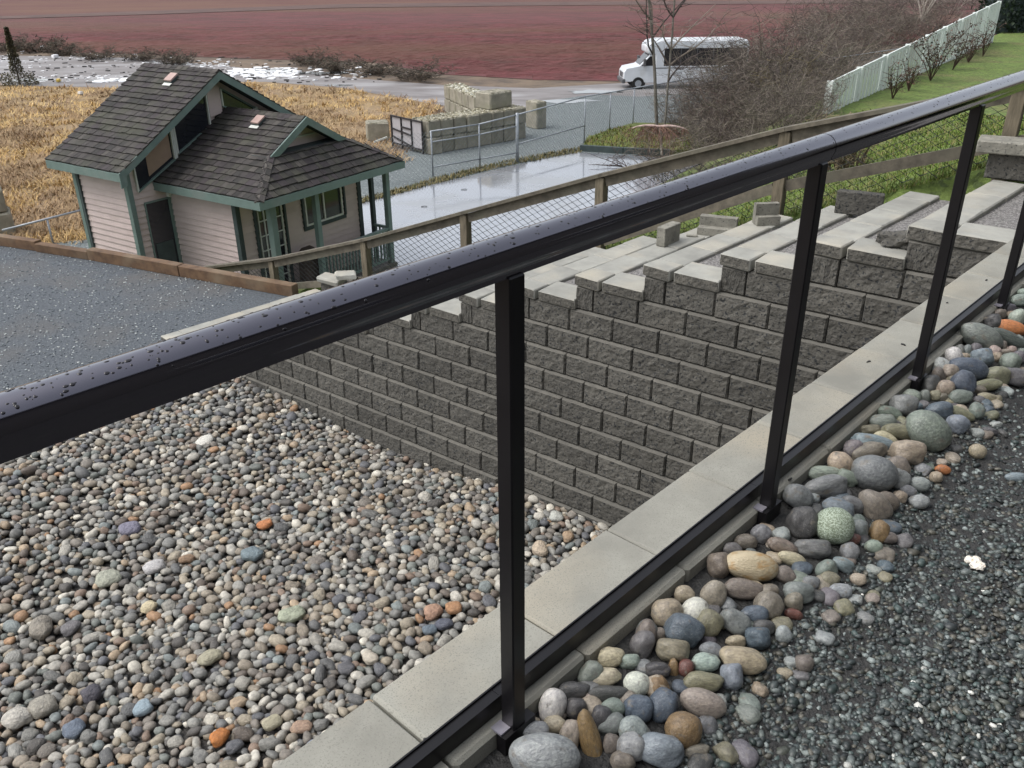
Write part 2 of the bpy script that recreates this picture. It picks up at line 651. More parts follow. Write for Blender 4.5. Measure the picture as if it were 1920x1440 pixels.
block_vars = [split_face(k) for k in range(7)]
wall = thing('retaining_wall', wallpt(-4, -1), 'tall retaining wall of rough dark split-face concrete blocks whose top climbs in steps', 'wall')
rng = random.Random(4)
for r in range(-3, 14):
    cl = lcol(max(r, -1)) - (0.3 if r < -1 else 0)
    cr = ccurb(r)
    j = math.floor(cl) - 1
    off = 0.0 if r % 2 == 0 else 0.5
    cols = [cl] + [k + off for k in range(int(math.floor(cl)) - 1, int(math.ceil(cr)) + 2) if cl + 0.22 < k + off < cr - 0.15] + [cr]
    for i in range(len(cols) - 1):
        a, b = cols[i], cols[i + 1]
        p = wallpt((a + b) / 2, r) - ZUP * 0.1
        p = p + np.array([-UD[1], UD[0], 0]) * rng.uniform(-0.004, 0.004)
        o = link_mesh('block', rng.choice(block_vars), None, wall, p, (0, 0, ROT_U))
        o.scale = ((b - a) * 1.0, 1, 1)

M['strip'] = pm('strip_gravel', (0.27, 0.26, 0.25), (0.12, 0.115, 0.11), mix=(0.4, 0.6), scale=55, detail=4, rough=0.8, bump=1.0, bscale=60, bdist=0.02, world_coords=True, speck=(0.5, 0.5, 0.48), sscale=60, sthr=0.66)
TH = 0.088
far_q = {7: (0.827, 8.76), 8: (1.332, 8.421), 9: (1.9, 8.1), 10: (2.5, 7.66), 11: (2.79, 7.252), 12: (3.286, 6.917), 13: (3.72, 6.45)}
ordinal = ['topmost', 'second', 'third', 'fourth', 'fifth', 'sixth', 'seventh', 'eighth', 'ninth', 'tenth', 'eleventh', 'twelfth', 'thirteenth', 'fourteenth', 'lowest']
cap_meshes = {}


def cap_mesh(dx, dy, dz, mat, k=0, front=None):
    key = (round(dx, 3), round(dy, 3), dz, mat, k, front)
    if key not in cap_meshes:
        me = hull_box(dx, dy, dz, 0.008, 0.0025, random.Random(k * 17 + 3))
        me.name = 'cap_stone'
        me.materials.append(M[mat])
        me.materials.append(M['capface'])
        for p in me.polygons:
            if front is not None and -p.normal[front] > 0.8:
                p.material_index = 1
        cap_meshes[key] = me
    return cap_meshes[key]


SKEW = 0.0
terrace_top = {}
for r in range(13, -2, -1):
    F = wallpt(lcol(r), r)
    zt = F[2] + TH
    Q = 1.95
    if r in far_q:
        Q = float((np.array([*far_q[r], 0]) - F) @ RD)
    if r == -1:
        Q = 2.35
    terrace_top[r] = (F, zt, Q)
    k = 13 - r
    if k == 0:
        lab = 'topmost terrace step with pale cap stones, level with the ledge'
    elif k == 14:
        lab = 'lowest terrace step, a pale cap row beside the grey driveway gravel'
    else:
        lab = '%s terrace step of pale concrete caps counted down from the top' % ordinal[k]
    t = thing('terrace_step', (F[0], F[1], zt - TH), lab, 'terrace step', 'terrace steps climbing along the block wall')

    def tp(s, q, z):
        p = F + UD * s + RD * q
        return np.array([p[0], p[1], z])
    # cap row running back to the fence
    q, i = -0.022, 0
    while q < Q - 0.05:
        ln = (0.20 if r % 2 == 0 else 0.24) if i == 0 else min(0.452, Q - q)
        w = 0.243
        c = tp(-0.02 + w / 2, q + ln / 2, zt - TH / 2 + rng.uniform(-0.004, 0.004))
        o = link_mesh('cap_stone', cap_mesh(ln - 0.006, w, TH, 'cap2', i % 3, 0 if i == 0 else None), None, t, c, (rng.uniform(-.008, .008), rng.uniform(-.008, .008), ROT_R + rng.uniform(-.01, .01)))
        q += ln
        i += 1
    # cap on the wall front up to the next step
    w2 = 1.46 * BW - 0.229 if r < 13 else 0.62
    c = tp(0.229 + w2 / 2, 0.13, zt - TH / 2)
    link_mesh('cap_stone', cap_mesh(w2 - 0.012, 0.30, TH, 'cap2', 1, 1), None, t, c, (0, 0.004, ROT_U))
    # riser and the gravel behind the caps
    m = MB()
    zb = zt - TH - 0.26
    m.prism([tp(0.005, 0.06, 0), tp(0.215, 0.06, 0), tp(0.215, Q - 0.01, 0), tp(0.005, Q - 0.01, 0)], zb, zt - TH - 0.002)
    m.build('riser', M['block'], t)
    m = MB()
    sR = 1.46 * BW + 0.02
    m.prism([tp(0.217, 0.27, 0), tp(sR, 0.27, 0), tp(sR, Q - 0.01, 0), tp(0.217, Q - 0.01, 0)], zb, zt - 0.028) if r < 13 else m.prism(
        [tp(0.217, 0.27, 0), tp(1.75, 0.27, 0), tp(1.75, 2.6, 0), tp(0.217, 2.6, 0)], zb, zt - 0.035)
    m.build('gravel_fill', M['strip'], t, kind='stuff')

# ================================================================ ledge under the railing
ledge = thing('ledge_wall', led(1.5, 0.15, 2.0), 'low ledge of wide grey concrete cap stones running under the black railing', 'wall')
m = MB()
m.prism([led(-2.2, 0.03, 0), led(-2.2, 0.285, 0), led(9, 0.285, 0), led(9, 0.03, 0)], -0.6, ZC - TH - 0.002)
m.build('wall_body', M['block'], ledge)
m = MB()
for r in range(14):
    x = -2.2 + (0.2 if r % 2 else 0)
    while x < 6.9:
        m.box(led(x + 0.205, 0.025, r * 0.1985 + 0.1), RD * 0.203, RN * 0.012, ZUP * 0.0965)
        x += 0.414
m.build('block_courses', M['block'], ledge, kind='stuff')
for k in range(-5, 20):
    a0 = -0.0145 + k * 0.4515
    c = led(a0 + 0.2258, 0.15, ZC - TH / 2 + rng.uniform(-0.0015, 0.0015))
    link_mesh('cap_stone', cap_mesh(0.4515 - 0.007, 0.29, TH, 'cap', k % 4), None, ledge, c, (rng.uniform(-.002, .002), rng.uniform(-.002, .002), ROT_R + rng.uniform(-.003, .003)))

# ================================================================ black railing
rail = thing('railing', led(1.3, 0.29, ZC), 'black metal railing with fat rounded handrail and square posts, wet with rain', 'railing')
NR = 0.29
A0, A1 = -2.0, 6.2
prof = []
for k in range(25):
    t = math.radians(-28 + 236 * k / 24)
    prof.append((0.0355 * math.cos(t), 1.0985 + 0.0335 * math.sin(t)))
prof += [(-0.027, 1.074), (-0.027, 1.066), (0.027, 1.066), (0.027, 1.074)]


def rail_profile(name, prof, a0, a1, mat, smooth=True):
    vs, fs = [], []
    n = len(prof)
    seg = 2
    for i in range(seg):
        a = a0 + (a1 - a0) * i / (seg - 1)
        for x, z in prof:
            vs.append(led(a, NR + x, ZC + z))
    for k in range(n):
        k2 = (k + 1) % n
        fs.append((k, k2, n + k2, n + k))
    fs.append(tuple(range(n)))
    fs.append(tuple(range(2 * n - 1, n - 1, -1)))
    m = MB()
    m.add(vs, fs)
    me = m.mesh(name, wloc(rail), False)
    bm = bmesh.new()
    bm.from_mesh(me)
    bmesh.ops.recalc_face_normals(bm, faces=bm.faces)
    bm.to_mesh(me)
    bm.free()
    for p in me.polygons:
        p.use_smooth = len(p.vertices) == 4 and smooth
    me.set_sharp_from_angle(angle=math.radians(35))
    return link_mesh(name, me, mat, rail)


rail_profile('handrail', prof, A0, 1.372, M['black'])
rail_profile('handrail', [(x, z) for x, z in prof], 1.376, A1, M['black'])
pm_ = MB()
pm_.bar(led(1.34, NR, ZC + 1.096), led(1.41, NR, ZC + 1.096), 0.052, 0.048)
pm_.build('splice', M['black'], rail)
posts_a = [-1.02, 0.16, 1.33, 2.575, 3.665, 4.85, 6.0]
post_me = hull_box(0.0395, 0.0395, 1.16, 0.003)
post_me.name = 'post'
post_me.materials.append(M['black2'])
for i, a in enumerate(posts_a):
    link_mesh('post', post_me, None, rail, led(a, 0.303, ZC + 0.488), (0, 0, ROT_R))
    m = MB()
    m.box(led(a - 0.034, 0.296, ZC + 0.003), RD * 0.016, RN * 0.016, ZUP * 0.003)
    m.build('base_plate', M['plate'], rail)
    m = MB()
    m.box(led(a, 0.312, ZC - 0.055), RD * 0.05, RN * 0.0135, ZUP * 0.056)
    m.build('bracket', M['black2'], rail)
for i in range(len(posts_a) - 1):
    a0, a1 = posts_a[i] + 0.0005, posts_a[i + 1] - 0.0005
    m = MB()
    m.bar(led(a0, 0.247, ZC + 0.029), led(a1, 0.247, ZC + 0.029), 0.034, 0.044)
    m.bar(led(a0, 0.2325, ZC + 0.0535), led(a1, 0.2325, ZC + 0.0535), 0.004, 0.005)
    m.bar(led(a0, 0.263, ZC + 0.0535), led(a1, 0.263, ZC + 0.0535), 0.004, 0.005)
    m.build('bottom_rail', M['black2'], rail)
# rain drops on the handrail
hemi = stone_variant(2, 3, 0.12, 1.3)
rd = random.Random(9)
items = []
for k in range(800):
    a = -0.72 + 4.2 * rd.random() ** 1.6
    th = math.radians(rd.uniform(38, 128) if rd.random() < 0.8 else rd.uniform(20, 150))
    s = rd.choice([0.0006, 0.0008, 0.0011, 0.0011, 0.0015, 0.0016, 0.0023]) * (1.25 if a < 0.4 else 1.0)
    px, pz = NR + 0.0355 * math.cos(th), ZC + 1.0985 + 0.0335 * math.sin(th)
    nrm = RN * math.cos(th) + ZUP * math.sin(th)
    tg = np.cross(RD, nrm)
    c = led(a, px, pz)
    A = np.stack([RD * s * rd.uniform(0.8, 1.9), tg * s * rd.uniform(0.9, 1.3), nrm * s * 0.30], axis=1)
    items.append((0, A, c, (1, 1, 1)))
bulk('raindrops', [hemi], items, M['drop'], 'stuff', rail)

# ================================================================ upper gravel and its chips
ZUPR = ZC - 0.125
up_poly = [led(-3, 0.286, 0), led(-3, 9, 0), led(14, 9, 0), led(14, 0.286, 0)]
poly_sheet('upper_gravel_ground', up_poly, ZUPR, M['soil'])


def pile_h(n, a):
    w = 0.42 + 0.05 * math.sin(a * 2.1) + 0.05 * math.sin(a * 5.3 + 1)
    w *= 1.0 + 0.12 * max(0.0, min(1.0, (1.2 - a)))
    t = (n - 0.29) / w
    if t >= 1:
        return 0.0
    return 0.115 * (1 - max(t, 0) ** 1.5)


# mound of dark grit under the stones
m = MB()
na, nn = 70, 10
vs = [led(-1 + 8.0 * i / na, 0.288 + 0.62 * j / nn, ZUPR + 0.004 + 0.62 * pile_h(0.288 + 0.62 * j / nn, -1 + 8.0 * i / na)) for i in range(na + 1) for j in range(nn + 1)]
fs = [(i * (nn + 1) + j, (i + 1) * (nn + 1) + j, (i + 1) * (nn + 1) + j + 1, i * (nn + 1) + j + 1) for i in range(na) for j in range(nn)]
m.add(vs, [f[::-1] for f in fs])
m.build('grit_mound', M['soil'], kind='stuff', smooth=True)

chipv = [stone_variant(1, s, 0.35, 1.6, 0.0) for s in range(8)]
rc = random.Random(21)
items = []
pal = [lin(70, 77, 77), lin(88, 95, 93), lin(54, 61, 61), lin(106, 113, 110), lin(80, 83, 76), lin(62, 68, 68), lin(92, 90, 82), lin(124, 132, 130), lin(70, 82, 80), lin(48, 52, 53)]
cnt = 0
for k in range(230000):
    a, n = rc.uniform(-1.0, 5.2), 0.40 + 2.4 * rc.random() ** 1.15
    hp = pile_h(n, a)
    if hp > 0.06:
        continue
    p = led(a, n, ZUPR)
    if not in_view(p, 30):
        continue
    d = np.linalg.norm(p - CAM)
    if rc.random() < (d - 1.6) * 0.36:
        continue
    s = rc.choice([0.0045, 0.0055, 0.0065, 0.007, 0.008, 0.0095, 0.011]) * rc.uniform(0.8, 1.15)
    if rc.random() < 0.012:
        s *= 1.7
    R = Matrix.Rotation(rc.uniform(0, 6.28), 3, 'Z') @ Matrix.Rotation(rc.uniform(-.7, .7), 3, 'X')
    A = np.array(R) @ np.diag([s * rc.uniform(1, 1.5), s * rc.uniform(.7, 1.1), s * rc.uniform(.45, .75)])
    c = rc.choice(pal)
    if rc.random() < 0.007:
        c = lin(205, 205, 198)
    f = rc.uniform(0.5, 1.35)
    items.append((rc.randrange(8), A, (p[0], p[1], ZUPR + hp * 0.62 + s * rc.uniform(0.0, 0.75)), tuple(x * f for x in c)))
    cnt += 1
bulk('gravel_chips', chipv, items, M['chip'], 'stuff', None, smooth=False)
print('chips', cnt)

# ================================================================ border stones along the ledge
pals = {
    'white': (206, 205, 198), 'palegrey': (150, 156, 156), 'grey': (118, 122, 122), 'dark': (80, 80, 80), 'blue': (82, 96, 110), 'bluepale': (122, 136, 146), 'green': (118, 130, 120),
    'palegreen': (150, 164, 152), 'tan': (166, 152, 126), 'brown': (124, 114, 102), 'ochre': (140, 112, 66), 'orange': (196, 118, 52), 'cream': (190, 174, 142), 'red': (116, 70, 62),
    'pink': (160, 144, 130), 'purple': (110, 107, 111), 'olive': (130, 126, 98), 'darkgreen': (86, 96, 92)}
S8 = lambda X, Y, W, H, an, c, tag=None: (1200 + X / 1.946, 700 + Y / 1.946, W / 1.946, H / 1.946, an, c, tag)
S7 = lambda X, Y, W, H, an, c, tag=None: (560 + X / 2.667, 960 + Y / 2.667, W / 2.667, H / 2.667, an, c, tag)
S6 = lambda X, Y, W, H, an, c, tag=None: (1660 + X / 6, 520 + Y / 6, W / 6, H / 6, an, c, tag)
ST = [
    S8(708, 557, 130, 122, 10, 'palegreen', ('speck', 'round pale green speckled stone beside the second railing post')),
    S8(405, 702, 185, 100, 8, 'cream', ('stain', 'long cream stone with a yellow stained end on the border pile')),
    S8(285, 700, 80, 90, 0, 'brown'), S8(555, 677, 98, 45, 18, 'cream', ('', 'thin flat cream stone lying below the round speckled stone')), S8(632, 640, 128, 65, 5, 'grey'),
    S8(520, 635, 105, 55, 25, 'brown'), S8(440, 587, 62, 70, 50, 'grey'), S8(590, 545, 95, 110, 0, 'dark'), S8(575, 450, 90, 85, 30, 'grey'), S8(675, 415, 155, 75, -10, 'grey'),
    S8(665, 362, 110, 48, 0, 'palegreen'), S8(757, 383, 75, 50, 35, 'green'), S8(730, 332, 100, 80, 40, 'tan'), S8(855, 365, 145, 120, 15, 'grey', ('', 'largest rounded grey stone at the middle of the border pile')),
    S8(935, 345, 80, 85, 35, 'brown'), S8(830, 290, 125, 65, -15, 'brown'), S8(977, 290, 110, 80, 5, 'tan'), S8(775, 275, 70, 62, -40, 'purple'), S8(850, 255, 135, 55, 15, 'bluepale'),
    S8(895, 237, 85, 40, 22, 'cream'), S8(940, 215, 105, 55, 8, 'olive'), S8(838, 207, 78, 38, 0, 'olive'), S8(886, 175, 92, 48, 0, 'green'), S8(905, 145, 85, 45, 15, 'green'), S8(962, 118, 85, 70, 10, 'grey'),
    S8(1050, 210, 150, 120, 40, 'green', ('', 'big sloping grey green stone beside a dark blue one on the pile')), S8(1093, 138, 90, 62, 0, 'blue'), S8(1170, 148, 85, 40, 25, 'olive'), S8(1160, 185, 70, 60, 40, 'bluepale'),
    S8(1228, 138, 48, 55, 0, 'green'), S8(1232, 285, 52, 48, 20, 'tan', ('', 'lone brown stone lying apart on gravel near the far pile edge')), S8(1103, 350, 50, 32, 10, 'orange'), S8(1080, 380, 38, 38, 0, 'tan'),
    S8(1015, 403, 70, 50, 0, 'palegrey'), S8(1018, 468, 58, 48, 0, 'palegrey'), S8(948, 450, 50, 40, 15, 'tan'), S8(898, 465, 80, 65, 20, 'brown'), S8(858, 485, 125, 85, 55, 'brown'), S8(975, 430, 60, 40, 10, 'grey'),
    S8(940, 385, 70, 70, 40, 'grey'), S8(872, 578, 58, 80, 10, 'ochre'), S8(765, 650, 55, 62, 0, 'grey'), S8(680, 715, 75, 60, -20, 'green'), S8(740, 698, 80, 48, 20, 'bluepale'), S8(797, 752, 55, 40, 10, 'tan'),
    S8(730, 793, 72, 48, 5, 'palegrey'), S8(578, 797, 112, 70, 5, 'grey'), S8(562, 835, 62, 65, 0, 'brown'), S8(530, 735, 75, 55, 30, 'brown'), S8(375, 785, 130, 70, 10, 'brown'), S8(268, 805, 85, 95, 35, 'pink'),
    S8(160, 805, 70, 62, 0, 'tan'), S8(97, 872, 115, 100, -10, 'tan'), S8(200, 867, 95, 88, -30, 'white', ('', 'bright white egg shaped stone on the border pile')), S8(162, 940, 125, 105, 25, 'blue'),
    S8(345, 905, 100, 80, 35, 'grey'), S8(415, 880, 92, 60, -5, 'blue'), S8(430, 967, 88, 75, 5, 'blue'), S8(522, 952, 52, 60, 0, 'palegrey'), S8(350, 978, 70, 42, 0, 'tan'), S8(375, 1045, 145, 85, 15, 'tan'),
    S8(120, 1012, 120, 80, 10, 'olive'), S8(237, 1055, 98, 62, 0, 'palegreen'), S8(167, 1075, 52, 62, 30, 'red', ('', 'small dark red stone among grey and cream border stones')), S8(228, 1125, 128, 68, 5, 'olive'),
    S8(335, 1108, 78, 90, 0, 'bluepale'), S8(228, 1203, 155, 90, 20, 'pink', ('', 'long pinkish tan stone near the front of the border pile')), S8(158, 1303, 118, 118, 0, 'ochre', ('', 'round ochre brown stone near the front of the border pile')),
    S8(85, 1210, 95, 110, 20, 'blue'), S8(75, 1372, 160, 105, 10, 'bluepale'), S8(205, 1378, 80, 48, -5, 'brown'), S8(600, 1058, 60, 55, 0, 'brown', ('', 'lone round brown stone lying on dark gravel in front of the pile')),
    S8(65, 955, 50, 48, 0, 'brown'), S8(68, 1083, 80, 50, 0, 'dark'), S8(122, 1080, 34, 70, 0, 'ochre'), S8(60, 1145, 75, 80, -30, 'tan'), S8(470, 845, 85, 95, 40, 'brown'),
    S8(725, 495, 110, 70, 20, 'bluepale'), S8(775, 480, 80, 55, 25, 'grey'), S8(330, 640, 65, 50, 0, 'purple'), S8(385, 617, 75, 55, 0, 'brown'), S8(800, 565, 60, 60, 0, 'grey'), S8(775, 605, 50, 40, 0, 'red'),
    S8(850, 630, 56, 46, 0, 'palegreen'), S8(470, 800, 70, 60, 10, 'brown'), S8(620, 765, 60, 50, 0, 'grey'), S8(690, 750, 70, 48, 0, 'olive'), S8(450, 925, 80, 50, 0, 'dark'), S8(260, 1010, 80, 60, 20, 'grey'), S8(250, 910, 90, 95, 20, 'olive'),
    S8(20, 955, 70, 120, 10, 'brown'), S8(560, 880, 60, 36, 15, 'red'), S8(905, 600, 60, 40, 0, 'brown'), S8(1270, 90, 60, 24, 8, 'tan'),
    S7(1240, 950, 125, 165, 15, 'white', ('', 'upright pale egg shaped stone against the bottom rail by the nearest post')), S7(1365, 888, 148, 82, 0, 'dark'), S7(1385, 980, 110, 95, 0, 'dark'), S7(1280, 1065, 105, 80, 0, 'cream'),
    S7(1230, 1225, 310, 210, 5, 'palegrey', ('', 'biggest pale grey stone at the foot of the nearest post')), S7(1180, 1100, 125, 95, 0, 'palegrey'), S7(1455, 1140, 95, 270, -14, 'ochre', ('', 'long upright ochre stone standing on end in the border pile')),
    S7(1350, 1130, 90, 170, 10, 'pink'), S7(1530, 825, 155, 85, -5, 'cream'), S7(1548, 718, 120, 95, 0, 'cream'), S7(1650, 748, 110, 70, 0, 'palegreen'), S7(1450, 805, 95, 125, 30, 'green'), S7(1690, 862, 120, 115, 0, 'white', ('', 'round whitish stone resting against a tan ochre one')),
    S7(1800, 880, 100, 120, -20, 'ochre'), S7(1570, 975, 115, 85, 0, 'green'), S7(1695, 982, 130, 120, 10, 'blue'), S7(1560, 1065, 130, 85, -25, 'grey'), S7(1670, 1085, 130, 120, 0, 'palegrey'), S7(1560, 1155, 72, 90, 0, 'brown'),
    S7(1665, 1180, 130, 130, 0, 'palegrey'), S7(1620, 1250, 110, 90, 15, 'brown'), S7(1510, 1030, 90, 120, 0, 'dark'), S7(1540, 905, 190, 70, 0, 'dark'), S7(1720, 660, 110, 130, 20, 'purple'), S7(1740, 590, 100, 110, 0, 'grey'), S7(1800, 620, 70, 80, 0, 'brown'),
    S7(1290, 1015, 90, 50, 0, 'brown'), S7(1160, 1040, 70, 40, 0, 'tan'), S7(1790, 790, 110, 70, 0, 'dark'),
    S6(1075, 670, 410, 240, 25, 'green', ('', 'large smooth grey green stone by the far end of the border pile')), S6(1415, 565, 300, 140, 15, 'orange', ('', 'bright orange stone at the far end of the border pile')), S6(1370, 680, 380, 130, 25, 'darkgreen'),
    S6(1490, 450, 150, 170, 30, 'palegreen'), S6(1370, 350, 160, 100, 0, 'purple'), S6(1245, 400, 130, 100, 0, 'brown'), S6(1180, 500, 170, 170, 0, 'dark'), S6(725, 880, 170, 190, 0, 'white', ('', 'whitish mottled stone wedged against the ledge beyond the third post')),
    S6(575, 985, 160, 170, 0, 'palegrey'), S6(720, 1065, 150, 150, 20, 'pink'), S6(600, 1100, 120, 160, -20, 'brown'), S6(935, 1030, 400, 220, 10, 'blue', ('', 'big dark blue stone in the far part of the border pile')), S6(1095, 905, 220, 190, 0, 'bluepale'),
    S6(870, 1190, 240, 240, 30, 'blue'), S6(1140, 1215, 290, 120, -10, 'olive'), S6(1260, 1110, 250, 190, 10, 'olive'), S6(1405, 960, 200, 190, 20, 'green'), S6(1255, 900, 110, 100, 0, 'tan'), S6(1225, 830, 120, 110, 0, 'pink'),
    S6(1015, 805, 110, 120, 0, 'purple'), S6(920, 830, 90, 130, 0, 'grey'), S6(830, 825, 90, 130, 0, 'grey'), S6(1330, 775, 70, 110, 0, 'brown'), S6(1420, 815, 80, 80, 0, 'pink'), S6(670, 1255, 180, 170, 0, 'tan'), S6(555, 1330, 110, 110, 0, 'olive'),
    S6(635, 1355, 130, 90, 0, 'brown'), S6(840, 1345, 230, 150, 0, 'green'), S6(445, 1345, 100, 140, 0, 'green'), S6(300, 1345, 180, 150, 20, 'green'), S6(515, 1210, 160, 190, 0, 'dark'), S6(1520, 260, 200, 120, 0, 'palegreen'), S6(1530, 180, 150, 110, 0, 'palegreen'),
    S6(1140, 1350, 200, 90, 10, 'tan'), S6(1440, 1120, 250, 180, 15, 'purple'), S6(750, 1190, 110, 150, 0, 'olive'), S6(450, 1190, 80, 110, 0, 'pink'), S6(880, 890, 120, 70, 0, 'tan'), S6(1500, 900, 130, 130, 0, 'purple'), S6(1350, 840, 110, 60, 0, 'pink'),
    (1508, 1243, 30, 28, 0, 'brown', None), (1905, 895, 34, 16, 0, 'bluepale', ('', 'small blue stone alone on gravel at the right side')), ]
fam = {'white': 'whitish', 'palegrey': 'pale grey', 'grey': 'mid grey', 'dark': 'near black', 'blue': 'dark blue grey', 'bluepale': 'light blue grey', 'green': 'dull green grey', 'palegreen': 'pale green',
       'tan': 'tan', 'brown': 'dull brown', 'ochre': 'ochre', 'orange': 'orange', 'cream': 'cream', 'red': 'dark red', 'pink': 'pinkish', 'purple': 'purplish grey', 'olive': 'olive', 'darkgreen': 'dark green'}
svar = [variant_mesh('river_stone', stone_variant(4, s, 0.21, 1.0, 0.16 + 0.28 * (s % 4 == 0))) for s in range(12)]
for me in svar:
    me.materials.append(M['stone'])
svar_s = [variant_mesh('river_stone', stone_variant(4, 60 + s, 0.10, 0.9, 0.12)) for s in range(5)]
for me in svar_s:
    me.materials.append(M['stone'])
svs = variant_mesh('river_stone', stone_variant(4, 21, 0.06, 0.95, 0.1)); svs.materials.append(M['stone_speck'])
svt = variant_mesh('river_stone', stone_variant(4, 22, 0.08, 0.95, 0.15)); svt.materials.append(M['stone_stain'])
cr_, cu_, cf_ = RW[:, 0], -RW[:, 1], RW[:, 2]
rs = random.Random(5)
placed = []
st_l = []
GS = 'rounded river stones heaped along the ledge'


def add_stone(me, c, axes, dims, colname, label, group=GS, jit=True):
    o = bpy.data.objects.new('river_stone', me)
    COL.objects.link(o)
    Rm = Matrix([[axes[j][i] for j in range(3)] for i in range(3)])
    if Rm.determinant() < 0:
        Rm = Matrix([[axes[j][i] * (-1 if j == 2 else 1) for j in range(3)] for i in range(3)])
    o.location = Vector([float(x) for x in c])
    o.rotation_euler = Rm.to_euler()
    o.scale = dims
    rgb = lin(*pals[colname])
    _g = sum(rgb) / 3
    rgb = tuple(_g + (x - _g) * (0.66 if colname not in ('orange', 'red') else 0.7) * 1.13 for x in rgb)
    f = rs.uniform(0.86, 1.12) if jit else 1.0
    o.color = (*[min(1, x * f * rs.uniform(0.96, 1.04)) for x in rgb], 1)
    setp(o, label, 'stone', group)
    return o


# order by distance so that nearer ones rest on what lies behind
for (x, y, w, h, an, cname, tg) in ST:
    z = ZUPR + 0.05
    for _ in range(6):
        p = at(x, y, z)
        n = (p - E0) @ RN
        a = (p - E0) @ RD
        d = np.linalg.norm(p - CAM)
        wx, hx = w / 2 * d / FPX * 1.03, h / 2 * d / FPX * 1.03
        rmin = min(wx, hx)
        z = ZUPR + 0.62 * pile_h(n, a) + rmin * (0.85 if pile_h(n, a) > 0.01 else 0.7)
    if n - rmin < 0.30:
        p = p + RN * (0.30 - (n - rmin)) * 0.6
    t = math.radians(an)
    e1 = cr_ * math.cos(t) - cu_ * math.sin(t)
    e2 = cr_ * math.sin(t) + cu_ * math.cos(t)
    e3 = -cf_
    dep = min(wx, hx) * rs.uniform(0.85, 1.0)
    kind = tg[0] if tg else ''
    me = svs if kind == 'speck' else svt if kind == 'stain' else rs.choice(svar_s) if tg else rs.choice(svar)
    if tg:
        lab, grp = tg[1], None
    else:
        lab, grp = 'stone', GS
    o = add_stone(me, p, (e1, e2, e3), (wx, hx, dep), cname, lab, grp)
    if not tg:
        st_l.append((o, cname, p))
    placed.append((p, max(wx, hx)))
# smaller stones that fill the gaps of the heap
names_f = ['grey', 'brown', 'dark', 'green', 'tan', 'palegrey', 'blue', 'pink', 'purple', 'olive']
k = 0
tries = 0
while k < 128 and tries < 20000:
    tries += 1
    a = rs.uniform(-0.15, 4.6)
    n = 0.33 + 0.5 * rs.random()
    if pile_h(n, a) <= 0.02:
        continue
    r = rs.uniform(0.017, 0.029)
    p = led(a, n, ZUPR + 0.62 * pile_h(n, a) + r * 0.25)
    if not in_view(p, 0):
        continue
    if any(np.hypot(*(p - q)[:2]) < (r + s) * 0.5 for q, s in placed):
        continue
    if sum(np.hypot(*(p - q)[:2]) < 0.13 for q, s in placed) < 3:
        continue
    Rm = Matrix.Rotation(rs.uniform(0, 6.28), 3, 'Z') @ Matrix.Rotation(rs.uniform(-.5, .5), 3, 'X')
    ax = [np.array(Rm.col[i]) for i in range(3)]
    cn = rs.choice(names_f)
    o = add_stone(rs.choice(svar), p, ax, (r * rs.uniform(1, 1.35), r, r * 0.75), cn, 'stone')
    st_l.append((o, cn, p))
    placed.append((p, r))
    k += 1
print('border stones', len(placed))


def _row(p):
    n = (p - E0) @ RN
    return 'lying against the ledge' if n < 0.42 else 'in the middle of the heap' if n < 0.56 else 'at the gravel edge'


rank_labels([(o, (fam[c], _row(p)), (p - E0) @ RD) for o, c, p in st_l], lambda k, i, n: '%s %s river stone from the near end, %s' % (ordw(i), k[0], k[1]) if n > 1 else 'only %s river stone %s' % k)

# crumpled white scrap on the gravel, white flecks
m = MB()
rk = random.Random(3)
p0 = at(1832, 1056, ZUPR + 0.012)
for k in range(9):
    c = p0 + np.array([rk.gauss(0, 0.012), rk.gauss(0, 0.012), rk.uniform(0, 0.008)])
    v, f = stone_variant(2, 40 + k, 0.5, 1.8)
    s = rk.uniform(0.009, 0.017)
    m.add(v * s * np.array([1, 0.9, 0.6]) + c, [tuple(q) for q in f])
M['scrap'] = pm('scrap', (0.78, 0.74, 0.66), (0.62, 0.42, 0.22), mix=(0.56, 0.7), scale=60, rough=0.8, bump=0.6, bscale=200, bdist=0.004)
o = m.build('scrap', M['scrap'], origin=p0)
setp(o, 'crumpled white and tan scrap lying on the dark gravel at right', 'litter')

# ================================================================ pebble bed in the pit
def pit_z(x, y):
    c = ((np.array([x, y, 0]) - W0)[:2] @ UD[:2]) / BW
    w = math.exp(-((c + 5.2) / 3.4) ** 2)
    return -0.035 - 0.16 * w + 0.02 * noise.noise(Vector((x * 0.8, y * 0.8, 3)))


# boundary between pebble bed and driveway (hidden behind the handrail)
BL0 = wallpt(lcol(-1) - 0.2, -1)[:2]
BL1 = at(-60, 850, 0)[:2]
_bd = (BL1 - BL0) / np.linalg.norm(BL1 - BL0)
_bn = np.array([_bd[1], -_bd[0]])
if _bn @ (E0[:2] - BL0) < 0:
    _bn = -_bn


def in_pit(x, y):
    p = np.array([x, y, 0])
    if (p - E0) @ RN > 0.06:
        return False
    q = p - W0
    if q[:2] @ np.array([-UD[1], UD[0]]) > 0.0:
        return False
    return (np.array([x, y]) - BL0) @ _bn > -0.05


m = MB()
gx, gy = np.linspace(-9, 2.2, 70), np.linspace(0.2, 11.0, 70)
vs = [(x, y, pit_z(x, y) - 0.045) for y in gy for x in gx]
fs = [(j * 70 + i, j * 70 + i + 1, (j + 1) * 70 + i + 1, (j + 1) * 70 + i) for j in range(69) for i in range(69)
      if (np.array([gx[i], gy[j]]) - BL0) @ _bn > -0.4]
m.add(vs, fs)
m.build('pebble_bed_ground', M['pitbed'], kind='structure', smooth=True)

